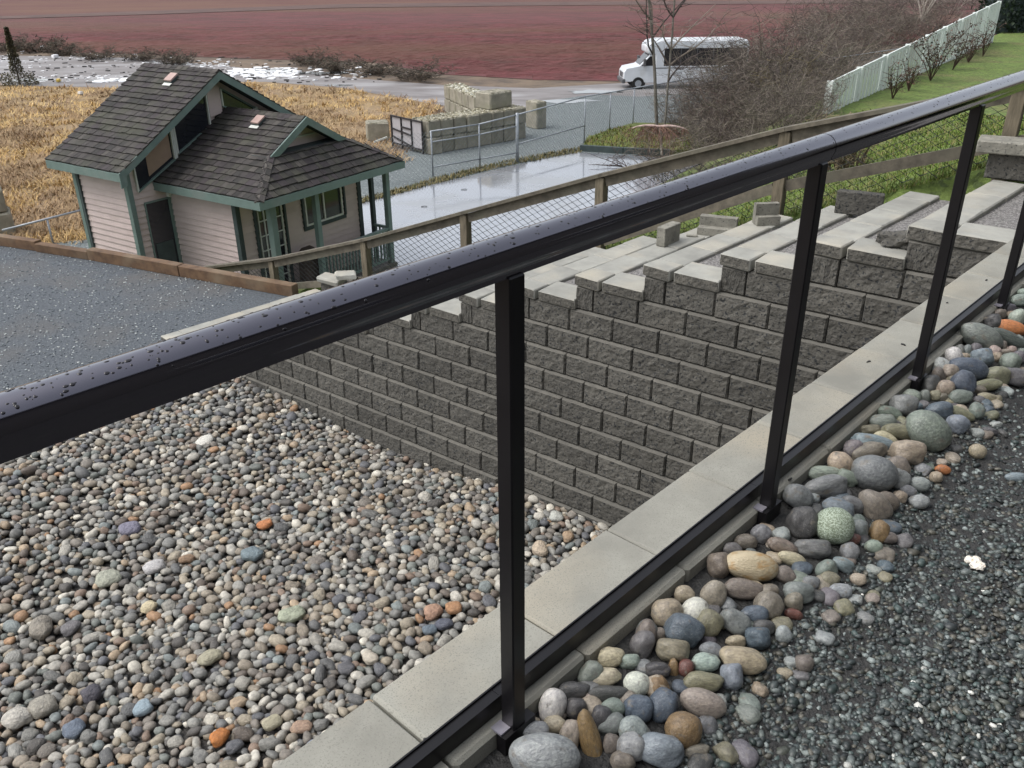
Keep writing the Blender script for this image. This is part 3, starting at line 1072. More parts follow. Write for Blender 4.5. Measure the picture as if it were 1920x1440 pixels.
pebpal = [((116, 116, 112), 8), ((136, 135, 128), 8), ((98, 99, 99), 5), ((154, 150, 139), 7), ((122, 114, 104), 7), ((138, 126, 108), 6), ((92, 94, 100), 4), ((154, 142, 120), 6), ((106, 112, 106), 4),
          ((174, 169, 156), 4.5), ((190, 184, 168), 2), ((132, 108, 90), 2.5), ((162, 138, 108), 2.5), ((86, 82, 78), 3), ((118, 128, 127), 2.5), ((104, 92, 82), 3), ((158, 116, 78), 0.5)]
pc, pw = [tuple(min(235, (x + (sum(p) / 3 - x) * 0.30) * 1.04) for x in p) for p, _ in pebpal], [w for _, w in pebpal]
rp = random.Random(77)
cell = 0.12
grid = {}
pebs = []


def fits(x, y, r, tol):
    i, j = int(math.floor(x / cell)), int(math.floor(y / cell))
    for di in (-2, -1, 0, 1, 2):
        for dj in (-2, -1, 0, 1, 2):
            for (X, Y, R) in grid.get((i + di, j + dj), ()):
                if (X - x) ** 2 + (Y - y) ** 2 < ((R + r) * tol) ** 2:
                    return False
    return True


def put(x, y, r):
    grid.setdefault((int(math.floor(x / cell)), int(math.floor(y / cell))), []).append((x, y, r))


# special pebbles read off the photograph: px, py, width px, height px, colour, label
SP = [(497, 985, 34, 22, (178, 116, 74), 'bright orange pebble in the middle of the pebble bed'), (412, 1385, 40, 34, (168, 106, 54), 'bright orange pebble near the ledge at the front of the bed'),
      (203, 1087, 52, 32, (150, 152, 138), 'pale oval pebble at the left of the bed, larger than its neighbours'), (289, 1065, 46, 28, (172, 170, 170), 'whitish oval pebble just right of the pale oval one'),
      (783, 853, 34, 22, (180, 160, 110), 'yellowish pebble close under the block wall'), (850, 1143, 38, 30, (156, 118, 86), 'tan orange pebble beside a pinkish one near the ledge'),
      (812, 1150, 42, 36, (160, 128, 108), 'pinkish pebble beside the tan orange one near the ledge'), (474, 1042, 46, 36, (108, 122, 128), 'flat blue grey pebble in the middle of the bed'), (243, 995, 44, 30, (112, 110, 126), 'purple grey pebble at the left of the bed'),
      (35, 1350, 52, 42, (168, 164, 156), 'large whitish pebble at the front left corner of the bed'), (82, 1328, 52, 42, (140, 136, 126), 'large grey rounded pebble beside the whitish one at front left'),
      (140, 1370, 42, 34, (96, 106, 120), 'dark blue pebble at the front left of the bed'), (172, 1303, 38, 40, (78, 76, 84), 'near black upright pebble at the front left of the bed'), (78, 1183, 44, 44, (130, 124, 114), 'big brownish round pebble by the left edge'),
      (133, 1180, 38, 28, (104, 102, 104), 'dark grey pebble beside the big brownish round one'), (395, 1235, 52, 30, (150, 146, 126), 'long pale olive pebble pointing right'), (268, 1330, 38, 30, (132, 148, 158), 'light blue pebble at the front of the bed'),
      (510, 1358, 44, 28, (160, 154, 132), 'cream speckled pebble at the front near the ledge'), (695, 1237, 32, 44, (176, 168, 154), 'upright whitish egg shaped pebble near the ledge'), (833, 1172, 44, 26, (84, 88, 100), 'dark slate oval pebble touching the ledge'),
      (805, 1183, 34, 22, (96, 108, 118), 'blue oval pebble beside the dark slate one'), (1043, 970, 32, 26, (168, 170, 164), 'white pebble in the corner between wall and ledge'), (1065, 1008, 26, 36, (160, 138, 114), 'tan upright pebble in the corner between wall and ledge'),
      (1012, 1032, 34, 34, (168, 154, 136), 'cream block like pebble right of the nearest post'), (592, 1405, 52, 34, (112, 120, 136), 'bluish oval pebble cut off by the ledge'), (385, 830, 40, 26, (196, 194, 186), 'white pebble high up in the bed below the handrail'),
      (565, 1365, 46, 26, (150, 126, 108), 'long pinkish brown pebble beside the ledge'), (350, 1050, 36, 22, (132, 108, 86), 'brown oval pebble right of the whitish oval one'), (280, 1140, 34, 24, (184, 172, 142), 'cream oval pebble left of centre in the bed'),
      (650, 1255, 36, 30, (92, 92, 96), 'dark pitted pebble left of the upright whitish one'), (548, 1155, 60, 34, (150, 156, 136), 'pale greenish jagged pebble lying in the middle front')]
sp_items = []
for (x, y, w, h, col, lab) in SP:
    p = at(x, y, -0.01)
    p = at(x, y, pit_z(p[0], p[1]) + 0.01)
    d = np.linalg.norm(p - CAM)
    rx, ry = 0.78 * w / 2 * d / FPX, 0.78 * h / 2 * d / FPX
    put(p[0], p[1], math.sqrt(rx * ry))
    sp_items.append((p, rx, ry, col, lab, d))
area_n = 0
for (rlo, rhi, tries, tol) in ((0.050, 0.062, 260, 1.1), (0.039, 0.050, 4200, 0.96), (0.031, 0.039, 34000, 0.9), (0.023, 0.031, 45000, 0.85), (0.016, 0.022, 24000, 0.82)):
    for k in range(tries):
        x, y = rp.uniform(-8.2, 2.2), rp.uniform(1.3, 10.4)
        if not in_pit(x, y):
            continue
        r = rp.uniform(rlo, rhi)
        p = (x, y, pit_z(x, y))
        if not in_view(p, 230):
            continue
        if not fits(x, y, r, tol):
            continue
        put(x, y, r)
        pebs.append((x, y, r))
print('pebbles', len(pebs))
pv = [stone_variant(2, 100 + s, 0.24, 1.1, 0.35) for s in range(14)]
pvn = [stone_variant(3, 100 + s, 0.24, 1.1, 0.35) for s in range(14)]
pmesh = [variant_mesh('pebble', v) for v in pvn]
M['pebble_one'] = pm('pebble_single', (1.14, 1.13, 1.1), (0.66, 0.66, 0.66), mix=(0.34, 0.66), scale=2.2, detail=8, rough=0.62, bump=0.4, bscale=5, bdist=0.08, objcol=True, spec=0.4, speck=(0.36, 0.35, 0.32), sscale=14, sthr=0.66)
for me in pmesh:
    me.materials.append(M['pebble_one'])


def peb_xf(x, y, r):
    el = rp.uniform(1.0, 1.7)
    rz = rp.uniform(0, math.pi)
    if rp.random() < 0.5:
        rz = ROT_U + rp.gauss(0.1, 0.5)
    fl = rp.uniform(0.55, 0.85)
    z = pit_z(x, y) + r * fl * rp.uniform(-0.25, 0.35) - (0.010 if r < 0.03 else 0)
    return (r * math.sqrt(el) * 1.08, r / math.sqrt(el) * 1.08, r * fl), (rp.gauss(0, .22), rp.gauss(0, .22), rz), z


order = sorted(range(len(pebs)), key=lambda i: -pebs[i][2] / np.linalg.norm(np.array([pebs[i][0], pebs[i][1], 0]) - CAM))
single = set([i for i in order if -20 < proj((pebs[i][0], pebs[i][1], 0))[0] < 1200][:300 - len(SP)])
items = []
peb_l = []
GP = 'pebbles of the pebble bed'
cfam = ['grey', 'light grey', 'dark grey', 'pale', 'brown grey', 'tan grey', 'slate blue', 'tan', 'green grey', 'whitish', 'cream', 'rusty brown', 'light tan', 'charcoal', 'blue green', 'dark brown', 'orange']
for i, (x, y, r) in enumerate(pebs):
    dims, rot, z = peb_xf(x, y, r)
    ci = rp.choices(range(len(pc)), pw)[0]
    f = rp.uniform(0.82, 1.12)
    col = tuple(v * f for v in lin(*pc[ci]))
    vi = rp.randrange(14)
    if i in single:
        o = bpy.data.objects.new('pebble', pmesh[vi])
        COL.objects.link(o)
        o.location, o.rotation_euler, o.scale = (x, y, z), rot, dims
        o.color = (*col, 1)
        setp(o, 'pebble', 'pebble', GP)
        q = proj((x, y, z))
        part_ = 'front' if q[1] > 1180 else 'middle' if q[1] > 950 else 'rear'
        peb_l.append((o, (cfam[ci], part_), q[0]))
    else:
        Rm = Matrix.Rotation(rot[2], 3, 'Z') @ Matrix.Rotation(rot[1], 3, 'Y') @ Matrix.Rotation(rot[0], 3, 'X')
        items.append((vi, np.array(Rm) @ np.diag(dims), (x, y, z), col))
# a lower layer that fills the gaps
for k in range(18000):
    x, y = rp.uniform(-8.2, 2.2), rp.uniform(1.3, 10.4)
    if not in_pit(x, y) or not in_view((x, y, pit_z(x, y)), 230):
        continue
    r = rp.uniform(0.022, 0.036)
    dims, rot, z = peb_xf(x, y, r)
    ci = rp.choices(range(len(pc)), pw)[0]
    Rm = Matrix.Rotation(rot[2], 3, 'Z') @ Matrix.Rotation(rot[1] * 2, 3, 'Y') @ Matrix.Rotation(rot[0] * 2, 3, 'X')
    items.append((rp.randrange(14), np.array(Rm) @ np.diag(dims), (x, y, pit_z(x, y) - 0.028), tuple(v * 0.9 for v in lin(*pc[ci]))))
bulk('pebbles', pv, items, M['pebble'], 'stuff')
print('pebble items', len(items))
rank_labels(peb_l, lambda k, i, n: '%s larger %s pebble from the left in the %s of the bed' % (ordw(i), k[0], k[1]) if n > 1 else 'only larger %s pebble in the %s of the pebble bed' % k)
for (p, rx, ry, col, lab, d) in sp_items:
    o = bpy.data.objects.new('pebble', rp.choice(pmesh))
    COL.objects.link(o)
    dep = math.asin((CAMH - p[2]) / d)
    rz = min(rx, ry) * 0.75
    ryw = ry if ry > rx else max(ry, math.sqrt(max(1e-6, (ry ** 2 - (rz * math.cos(dep)) ** 2)) / math.sin(dep) ** 2))
    o.location = (p[0], p[1], p[2] + rz * 0.35)
    o.rotation_euler = (rp.gauss(0, .1), rp.gauss(0, .1), math.atan2(-p[0], p[1]) + rp.gauss(0.1, .25))
    o.scale = (rx, ryw, rz)
    _g = sum(col) / 3
    o.color = (*lin(*[min(235, (x + (_g - x) * 0.05) * 1.06) for x in col]), 1)
    setp(o, lab, 'pebble', GP)

# ================================================================ driveway
TL = [at(x, y, 0.0)[:2] for x, y in ((-260, 420), (0, 462), (165, 488), (535, 556))]
dr = [BL0, wallpt(lcol(-1), -1)[:2], (wallpt(lcol(-1), -1) + RD * 2.36)[:2], TL[3] + np.array([0.25, -0.05]), TL[2] + np.array([0, .08]), TL[1] + np.array([0, .08]), TL[0] + np.array([0, .08]), np.array([-26, 12.0]), np.array([-22, 2.0]), BL1 + _bd * 3]
poly_sheet('driveway', dr, 0.0, M['driveway'])
# loose light chips on the driveway
rc = random.Random(31)
items = []
for k in range(26000):
    x, y = rc.uniform(-14, -1.5), rc.uniform(3.5, 15)
    p = np.array([x, y, 0.0])
    if (p[:2] - BL0) @ _bn > 0.1 or not inside(dr, x, y) or not in_view(p, 5):
        continue
    s = rc.uniform(0.006, 0.014)
    A = np.diag([s * rc.uniform(1, 1.5), s, s * 0.6])
    c = rc.choice([(150, 158, 160), (105, 112, 118), (80, 88, 94), (92, 100, 106), (120, 124, 124), (190, 194, 192)])
    items.append((rc.randrange(8), A, (x, y, s * 0.3), lin(*c)))
bulk('driveway_chips', chipv, items, M['chip'], 'stuff', None, smooth=False)

# timber edging of the driveway
edge = thing('timber_edging', (*TL[2], 0), 'reddish brown timber edging along the far side of the grey driveway', 'timber edging')
tops = [(0, 437), (155, 459), (535, 545)]


def sleeper(p, q, h, w=0.14, z0=0.0):
    m = MB()
    m.bar(np.array([*p, z0 + h / 2]), np.array([*q, z0 + h / 2]), w, h)
    o = m.build('sleeper', M['timber'], edge)
    bv = o.modifiers.new('bevel', 'BEVEL')
    bv.width = 0.008
    bv.segments = 1


_u = lambda p, q, f: np.asarray(p) + (np.asarray(q) - np.asarray(p)) * f
off = np.array([0.03, 0.07])
sleeper(TL[2] + off, _u(TL[2], TL[3], 0.49) + off, 0.18)
sleeper(_u(TL[2], TL[3], 0.493) + off, TL[3] + off + np.array([0.12, -0.05]), 0.175)
sleeper(_u(TL[1], TL[2], 0.42) + off, TL[2] + off, 0.14)
sleeper(_u(TL[1], TL[2], -0.2) + off, _u(TL[1], TL[2], 0.415) + off + np.array([0, .03]), 0.17)
sleeper(TL[0] + off, _u(TL[0], TL[1], 0.93) + off, 0.15)

# ================================================================ wooden fence line (needed by the terrain)
F0 = np.array([2.62, 7.78, 0.0])
FNB = np.array([-UD[1], UD[0], 0.0])          # away from us
FT = [-7.74, -5.72, -3.96, -2.09, -0.20, 1.55, 3.4]
FBASE = [-0.14, 0.40, 0.95, 1.52, 2.20, 2.93, 3.55]
FTOP = [0.36, 1.02, 1.67, 2.36, 3.02, 3.52, 4.05]


def fpt(t, w, z):
    p = F0 + UD * t + FNB * w
    return np.array([p[0], p[1], z])


def zf(t):
    return np.interp(t, [-30, -7.74, -5.72, -3.96, -2.09, -0.20, 1.55, 3.4, 8], [-0.2, -0.2, 0.36, 0.9, 1.5, 2.17, 2.9, 3.5, 4.2])


# ================================================================ terrain
SH = [fpt(-3.6, 0.1, 0)[:2], np.array([0.76, 12.83]), np.array([1.9, 14.4]), np.array([4.0, 18.2]), np.array([7.2, 23.6]), np.array([14.0, 34.0]), np.array([21.0, 43.0]), np.array([40, 66.0])]


def sdist(x, y):
    best, sg = 1e9, 1
    for i in range(len(SH) - 1):
        a, b = SH[i], SH[i + 1]
        d = b - a
        t = np.clip(((x - a[0]) * d[0] + (y - a[1]) * d[1]) / (d @ d), 0, 1)
        qx, qy = a[0] + d[0] * t - x, a[1] + d[1] * t - y
        D = math.hypot(qx, qy)
        if D < best:
            best = D
            sg = 1 if (d[0] * (y - a[1]) - d[1] * (x - a[0])) < 0 else -1
    return best * sg


TLL = [np.array(p) for p in TL]


def terrain_z(x, y):
    p = np.array([x, y, 0.0]) - F0
    t, w = p @ UD, p @ FNB
    # behind the timber edging
    tv = TLL[3] - TLL[1]
    tn = np.array([-tv[1], tv[0]]) / np.linalg.norm(tv)
    wt = (np.array([x, y]) - TLL[1]) @ tn
    front = (w < -0.02) and (wt < 0.1)
    if front and w > -0.4 and t > -7.6:
        return float(zf(t)) - 0.24 - 0.3 * min(1, max(0, -w - 0.1) / 0.3)
    if front:
        return ZG - 0.6
    z = ZG
    if w >= -0.02:
        k = float(sstep(0.0, 22.0, w))
        zl = zf(t) * (1 - k) + 0.55 * k
        m = float(sstep(-3.2, 0.3, sdist(x, y)))
        z1 = ZG + (zl - ZG) * m
        m2 = (1 - float(sstep(0.12, 2.4, w))) * float(sstep(-10.5, -8.2, t)) if t < -2.5 else 0
        z2 = ZG + (zf(t) - ZG) * m2
        z = max(z1, z2)
    if t < -7.0:
        m3 = 1 - float(sstep(0.1, 2.2, wt))
        z = max(z, ZG + (-0.1 - ZG) * m3)
    if z > ZG + 0.03:
        z += 0.05 * noise.noise(Vector((x * 0.5, y * 0.5, 2.0)))
    return float(z)


M['lawn'] = pm('lawn', (0.135, 0.20, 0.042), (0.092, 0.128, 0.03), mix=(0.35, 0.65), scale=2.2, detail=8, rough=0.9, bump=1.0, bscale=16, bdist=0.05, world_coords=True,
               stain=(0.15, 0.135, 0.055), stscale=0.7, stthr=(0.48, 0.72), speck=(0.06, 0.085, 0.024), sscale=9, sthr=0.56)
xs = np.concatenate([np.arange(-30, -6, 1.0), np.arange(-6, 8, 0.3), np.arange(8, 60, 1.0)])
ys = np.concatenate([np.arange(5.5, 16, 0.3), np.arange(16, 34, 0.7), np.arange(34, 80, 1.5)])
m = MB()
vs = [(x, y, terrain_z(x, y)) for y in ys for x in xs]
nx_ = len(xs)
fs = [(j * nx_ + i, j * nx_ + i + 1, (j + 1) * nx_ + i + 1, (j + 1) * nx_ + i) for j in range(len(ys) - 1) for i in range(nx_ - 1)]
m.add(vs, fs)
m.build('lawn_ground', M['lawn'], kind='structure', smooth=True)

# low flat ground in sheets, each a little above the one below
M['earth'] = pm('dry_earth', (0.16, 0.12, 0.085), (0.09, 0.07, 0.055), mix=(0.4, 0.6), scale=0.6, detail=8, rough=0.95, bump=0.6, bscale=3, bdist=0.1, world_coords=True)
M['tangrass'] = pm('dry_grass_ground', (0.31, 0.22, 0.11), (0.20, 0.14, 0.08), mix=(0.36, 0.64), scale=0.9, detail=9, rough=0.95, bump=1.0, bscale=5, bdist=0.15, world_coords=True,
                   stain=(0.30, 0.22, 0.14), stscale=0.25, stthr=(0.5, 0.68))
M['track'] = pm('muddy_track', (0.22, 0.205, 0.20), (0.13, 0.115, 0.11), mix=(0.38, 0.62), scale=0.7, detail=8, rough=0.55, bump=0.5, bscale=4, bdist=0.05, world_coords=True, stain=(0.28, 0.27, 0.27), stscale=0.35,
                stthr=(0.5, 0.62), stretch=(0.5, 1.6, 1))
M['pad'] = pm('wet_concrete', (0.24, 0.255, 0.285), (0.24, 0.25, 0.265), mix=(0.44, 0.6), scale=0.5, detail=7, rough=0.04, rough2=0.40, bump=0.05, bscale=3, bdist=0.02, world_coords=True, spec=1.0, coat=1.0)
M['field'] = pm('red_field', (0.142, 0.049, 0.051), (0.080, 0.038, 0.034), mix=(0.36, 0.64), scale=0.9, detail=12, rough=0.95, bump=1.0, bscale=3.5, bdist=0.25, world_coords=True,
                stain=(0.115, 0.062, 0.045), stscale=0.05, stthr=(0.46, 0.66), stretch=(0.35, 1.0, 1))
far = 900
poly_sheet('ground', [(-far, -60), (far, -60), (far, 2 * far), (-far, 2 * far)], ZG - 0.62, M['earth'])
g = lambda x, y: at(x, y, ZG)[:2]
near_field = [g(-420, 78), g(-200, 88), g(0, 96), g(250, 102), g(450, 110), g(700, 118), g(830, 140), g(1000, 150), g(1160, 153), g(1300, 140), g(1500, 95), g(1900, 70), g(2600, 40)]
base_low = [(-70, 5.4), (-30.2, 5.4), (-30.2, 79), (60, 79), (60, 140), (-120, 140)]
poly_sheet('low_ground', [(-140, 13.2), (-6, 13.2), (2, 11), (60, 11), (120, 90), (-140, 90)], ZG + 0.004, M['earth'])
poly_sheet('dry_grass_ground', [g(-200, 480), g(0, 480), g(170, 465), g(300, 440), g(700, 300), g(800, 230), g(830, 195), g(640, 162), g(500, 152), g(430, 150), g(250, 160), g(0, 152), g(-300, 150), g(-900, 200), g(-900, 480)][::-1], ZG + 0.012, M['tangrass'])
poly_sheet('muddy_track', [g(-600, 88), g(0, 104), g(250, 109), g(480, 130), g(700, 150), g(830, 160), g(1000, 166), g(1170, 156), g(1400, 140), g(1480, 150), g(1300, 190), g(1200, 200), g(1095, 200), g(1000, 215), g(840, 200), g(640, 165), g(500, 154), g(430, 154), g(250, 166), g(0, 160), g(-600, 140)][::-1], ZG + 0.018, M['track'])
poly_sheet('gravel_lot', [g(640, 345), g(690, 325), g(800, 262), g(985, 232), g(1010, 192), g(1110, 178), g(1200, 182), g(1330, 172), g(1380, 230), g(1200, 292), g(1090, 300), g(960, 335), g(800, 372), g(690, 405), g(640, 425)], ZG + 0.024, M['lot'])
poly_sheet('gravel_yard', [g(-80, 472), g(60, 462), g(150, 452), g(330, 440), g(560, 432), g(660, 470), g(720, 560), g(640, 640), g(300, 640), g(-80, 580)], ZG + 0.028, M['lot'])
pad = [g(600, 412), g(660, 388), g(812, 347), g(972, 310), g(1082, 287), g(1300, 300), g(1340, 330), g(1250, 420), g(900, 560), g(745, 640), g(690, 560), g(640, 480)][::-1]
poly_sheet('wet_concrete_pad', pad, ZG + 0.034, M['pad'])
fz = ZG + 0.03
poly_sheet('red_field', near_field + [(900, 120), (900, 1500), (-900, 1500), (-900, 130)], fz, M['field'])
# paler headland strip across the field and a second, browner field beyond
M['field2'] = pm('far_field', (0.13, 0.066, 0.045), (0.105, 0.045, 0.038), mix=(0.4, 0.6), scale=0.12, detail=8, rough=0.95, bump=0.5, bscale=1.2, bdist=0.25, world_coords=True, stretch=(0.3, 1, 1))
M['strip2'] = pm('headland', (0.11, 0.068, 0.058), (0.085, 0.052, 0.046), mix=(0.4, 0.6), scale=0.3, detail=8, rough=0.95, bump=0.5, bscale=2, bdist=0.1, world_coords=True)
hl = [at(x, y, fz)[:2] for x, y in ((-500, 52), (0, 31), (300, 20), (640, 8), (1000, 4), (1540, 1), (2300, 0))]
poly_sheet('far_field', [np.array(p) for p in hl] + [np.array((900, 1500)), np.array((-900, 1500))], fz + 0.02, M['field2'])
hw = [at(x, y, fz)[:2] for x, y in ((2300, 6), (1540, 7), (1000, 11), (640, 15), (300, 27), (0, 36), (-500, 58))]
poly_sheet('field_path', [np.array(p) for p in hl] + [np.array(p) for p in hw], fz + 0.05, M['strip2'])

# ================================================================ plants of the field, dry grass and lawn
tri = (np.array([[-1, 0, 0], [1, 0, 0], [0, 0, 1.0]]), np.array([[0, 1, 2]]))
blade = (np.array([[-1, 0, 0], [1, 0, 0], [0.55, 0.25, 0.55], [-0.55, 0.25, 0.55], [0.1, 0.9, 1.0]]), np.array([[0, 1, 2], [0, 2, 3], [3, 2, 4]]))
M['leaf'] = pm('grass_blades', (1.1, 1.1, 1.1), (0.8, 0.8, 0.8), scale=8, rough=0.8, bump=0, attr=True, world_coords=True, spec=0.2)
rg = random.Random(8)
items = []
# red canes in rows
for row in range(0):
    yb = 57 + row * 1.35 + row * row * 0.012
    n = int(620 - row * 4)
    for k in range(n):
        x = rg.uniform(-0.62, 0.62) * yb * 1.08
        y = yb + rg.gauss(0, 0.16) + x * 0.004
        q = proj((x, y, fz))
        if not (-30 < q[0] < 1950 and -20 < q[1] < 170):
            continue
        if not inside(near_field + [(900, 120), (900, 1500), (-900, 1500), (-900, 130)], x, y):
            continue
        h = rg.uniform(0.08, 0.2) * (0.7 + 0.3 * min(1, (yb - 55) / 25))
        rz = rg.uniform(0, 6.28)
        wv = rg.uniform(0.05, 0.12) * yb / 70
        c = rg.choice([(124, 58, 62), (118, 54, 59), (130, 62, 65), (112, 58, 56), (120, 64, 58), (126, 58, 66)])
        if yb < 64:
            c = rg.choice([(92, 68, 54), (82, 56, 47), (100, 76, 58), (86, 52, 48)])
        A = np.array(Matrix.Rotation(rz, 3, 'Z') @ Matrix.Rotation(rg.uniform(0.9, 1.4), 3, 'X')) @ np.diag([wv, wv, h * 1.6])
        items.append((0, A, (x, y, fz + 0.05 + rg.random() * 0.2), lin(*c)))

# low planted rows across the field
m = MB()
nfp = near_field + [(900, 120), (900, 1500), (-900, 1500), (-900, 130)]
yb = 56.0
while yb < 112:
    seg = [x for x in np.linspace(-0.75 * yb, 0.75 * yb, 90) if inside(nfp, x, yb + 0.6) and inside(nfp, x, yb - 0.3)]
    if len(seg) > 3:
        x0, x1 = min(seg), max(seg)
        pts = np.linspace(x0, x1, 46)
        hh = 0.30 * max(0.04, min(1, (114 - yb) / 46))
        vs, fs = [], []
        for i, x in enumerate(pts):
            w = 0.45 + 0.1 * noise.noise(Vector((x * .3, yb, 0)))
            zz = hh * (1 + 0.5 * noise.noise(Vector((x * .5, yb * 2, 3))))
            yy = yb + 0.2 * noise.noise(Vector((x * .08, yb, 7)))
            vs += [(x, yy - w, fz - 0.01), (x, yy, fz + zz), (x, yy + w, fz - 0.01)]
        for i in range(len(pts) - 1):
            a = i * 3
            fs += [(a, a + 3, a + 4, a + 1), (a + 1, a + 4, a + 5, a + 2)]
        m.add(vs, fs)
    yb += 1.5 * (1 + max(0, yb - 90) * 0.008)
m.build('field_rows', M['field'], kind='stuff')

# tan dry grass
tan_poly = [g(-300, 640), g(140, 455), g(300, 440), g(700, 300), g(800, 230), g(830, 193), g(640, 162), g(500, 153), g(430, 152), g(250, 166), g(0, 158), g(-300, 160)]
items = []
tuft = []
for k in range(3400):
    px, py = rg.uniform(-60, 840), rg.uniform(150, 480)
    if not inside([(-60, 520), (60, 465), (150, 452), (330, 430), (760, 300), (815, 250), (835, 196), (640, 166), (430, 155), (250, 168), (0, 162), (-60, 160)], px, py):
        continue
    p = at(px, py, ZG)
    d = np.linalg.norm(p - CAM)
    nb = 26
    base = rg.choice([(206, 176, 124), (200, 166, 110), (186, 156, 112), (214, 186, 134), (172, 144, 110), (200, 168, 112), (166, 140, 112)])
    if noise.noise(Vector((p[0] * 0.25, p[1] * 0.18, 4))) > 0.18:
        base = rg.choice([(168, 142, 110), (152, 128, 102), (176, 150, 116)])
    lean = rg.uniform(0, 6.28)
    for b in range(nb):
        h = rg.uniform(0.12, 0.42)
        rz = lean + rg.gauss(0, 1.0)
        A = np.array(Matrix.Rotation(rz, 3, 'Z') @ Matrix.Rotation(rg.uniform(-1.1, -0.2), 3, 'X')) @ np.diag([0.012 * d / 30 + 0.006, h * 0.6, h])
        f = rg.uniform(0.65, 1.15)
        items.append((0, A, (p[0] + rg.gauss(0, 0.22), p[1] + rg.gauss(0, 0.30), ZG - 0.02), tuple(v * f * 0.95 for v in lin(*base))))
bulk('dry_grass', [blade], items, M['leaf'], 'stuff', None, smooth=False)
print('dry grass', len(items))

# lawn blades on the near slope behind the wooden fence
items = []
for k in range(110000):
    t, w = rg.uniform(-4.4, 9.0), 0.03 + 17 * rg.random() ** 1.8
    p = fpt(t, w, 0)
    if not in_view((p[0], p[1], 1.5), 30):
        continue
    if sdist(p[0], p[1]) < -0.6 and w > 0.5:
        continue
    z = terrain_z(p[0], p[1])
    h = rg.uniform(0.03, 0.085)
    c = rg.choice([(92, 112, 46), (80, 100, 40), (104, 124, 54), (116, 124, 66), (72, 88, 38), (128, 122, 80)])
    A = np.array(Matrix.Rotation(rg.uniform(0, 6.28), 3, 'Z') @ Matrix.Rotation(rg.uniform(-.9, .1), 3, 'X')) @ np.diag([0.0045 + 0.0009 * w, h * 0.5, h])
    items.append((0, A, (p[0], p[1], z - 0.01), lin(*c)))
bulk('grass', [blade], items, M['leaf'], 'stuff', None, smooth=False)

# ================================================================ wooden fence with wire mesh
fence = thing('wooden_fence', fpt(-3, 0, zf(-3)), 'weathered wooden fence with flat top rail and wire mesh climbing behind the terraces', 'fence')
for i, t in enumerate(FT):
    m = MB()
    c = fpt(t, 0.0, 0)
    z0, z1 = zf(t) - 0.25, FTOP[i] - 0.035
    m.box((c[0], c[1], (z0 + z1) / 2), UD * 0.052, FNB * 0.052, ZUP * (z1 - z0) / 2)
    o = m.build('post', M['post'], fence)
    bv = o.modifiers.new('bevel', 'BEVEL'); bv.width = 0.006; bv.segments = 1
ft2 = [-9.55] + FT
fz2 = [-0.13] + FTOP
for i in range(len(ft2) - 1):
    a, b = ft2[i], ft2[i + 1]
    za, zb = fz2[i], fz2[i + 1]
    m = MB()
    m.bar(fpt(a + 0.002, -0.005, za - 0.012), fpt(b - 0.002, -0.005, zb - 0.012), 0.145, 0.034)
    o = m.build('top_board', M['wood'], fence)
    m = MB()
    m.bar(fpt(a + 0.054 if i else a, -0.005, za - 0.085 + (0.012 if i else 0)), fpt(b - 0.054, -0.005, zb - 0.085 - 0.012), 0.036, 0.105)
    m.build('top_rail', M['wood'], fence)
    if i >= 1:
        zl = lambda t: np.interp(t, [-7.74, -5.72, -3.96, -2.09, -0.2, 1.55, 3.4], [-0.1, 0.44, 0.98, 1.62, 2.49, 3.07, 3.6])
        m = MB()
        m.bar(fpt(a + 0.054, -0.005, zl(a + .05)), fpt(b - 0.054, -0.005, zl(b - .05)), 0.036, 0.095)
        m.build('lower_rail', M['wood'], fence)
m = MB()
gap = 0.066
tm = -9.3
k = 0
ftop = lambda t: float(np.interp(t, ft2, fz2)) - 0.10
fbot = lambda t: float(np.interp(t, [-9.6, -7.74, -5.72, -3.96, -2.09, -0.2, 1.55, 3.4], [-0.35, -0.16, 0.38, 0.93, 1.53, 2.2, 2.93, 3.5]))
t0 = -9.3
cols = int((3.4 - t0) / gap)
for i in range(cols):
    ta = t0 + i * gap
    q_ = gap * 0.56 * 2
    z = math.ceil(fbot(ta) / q_) * q_
    pts, s = [], 0
    zt = ftop(ta)
    j = 0
    while z < zt:
        pts.append(fpt(ta + (gap / 2 if (j + i) % 2 else -gap / 2) * 1.04, 0.03, z))
        z += gap * 0.56
        j += 1
    if len(pts) > 1:
        # phase follows the course of the mesh so that neighbours meet
        m.tube(pts, 0.005, 3, False)
m.build('wire_mesh', M['wire'], fence, kind='stuff')

# ================================================================ loose blocks lying on the terraces
GB = 'loose concrete blocks left on the terrace steps'
M['loose'] = pm('loose_block', (0.28, 0.27, 0.23), (0.17, 0.165, 0.14), scale=9, rough=0.9, bump=0.6, bscale=50, bdist=0.01, rnd=0.1, speck=(0.09, 0.09, 0.08), sscale=60, sthr=0.62)


def tz(r):
    return terrace_top[r][1]


def loose(px, py, r, dims, rot, label, notch=False, z=None, mat='loose', ch=0.006):
    zz = tz(r) if z is None else z
    p = at(px, py, zz)
    dx, dy, dz = dims
    if not notch:
        me = hull_box(dx, dy, dz, ch, 0.002, random.Random(int(px)))
    else:
        m = MB()
        m.box((0, dy * 0.25, 0), (dx / 2, 0, 0), (0, dy * 0.25, 0), (0, 0, dz / 2))
        m.box((0, -dy * 0.25, -dz * 0.28), (dx / 2 - 0.002, 0, 0), (0, dy * 0.25, 0), (0, 0, dz * 0.22))
        me = m.mesh('loose_block')
    me.name = 'loose_block'
    o = link_mesh('loose_block', me, M[mat], None, (p[0], p[1], zz + dz / 2), (0, 0, rot))
    setp(o, label, 'block', GB)
    return o


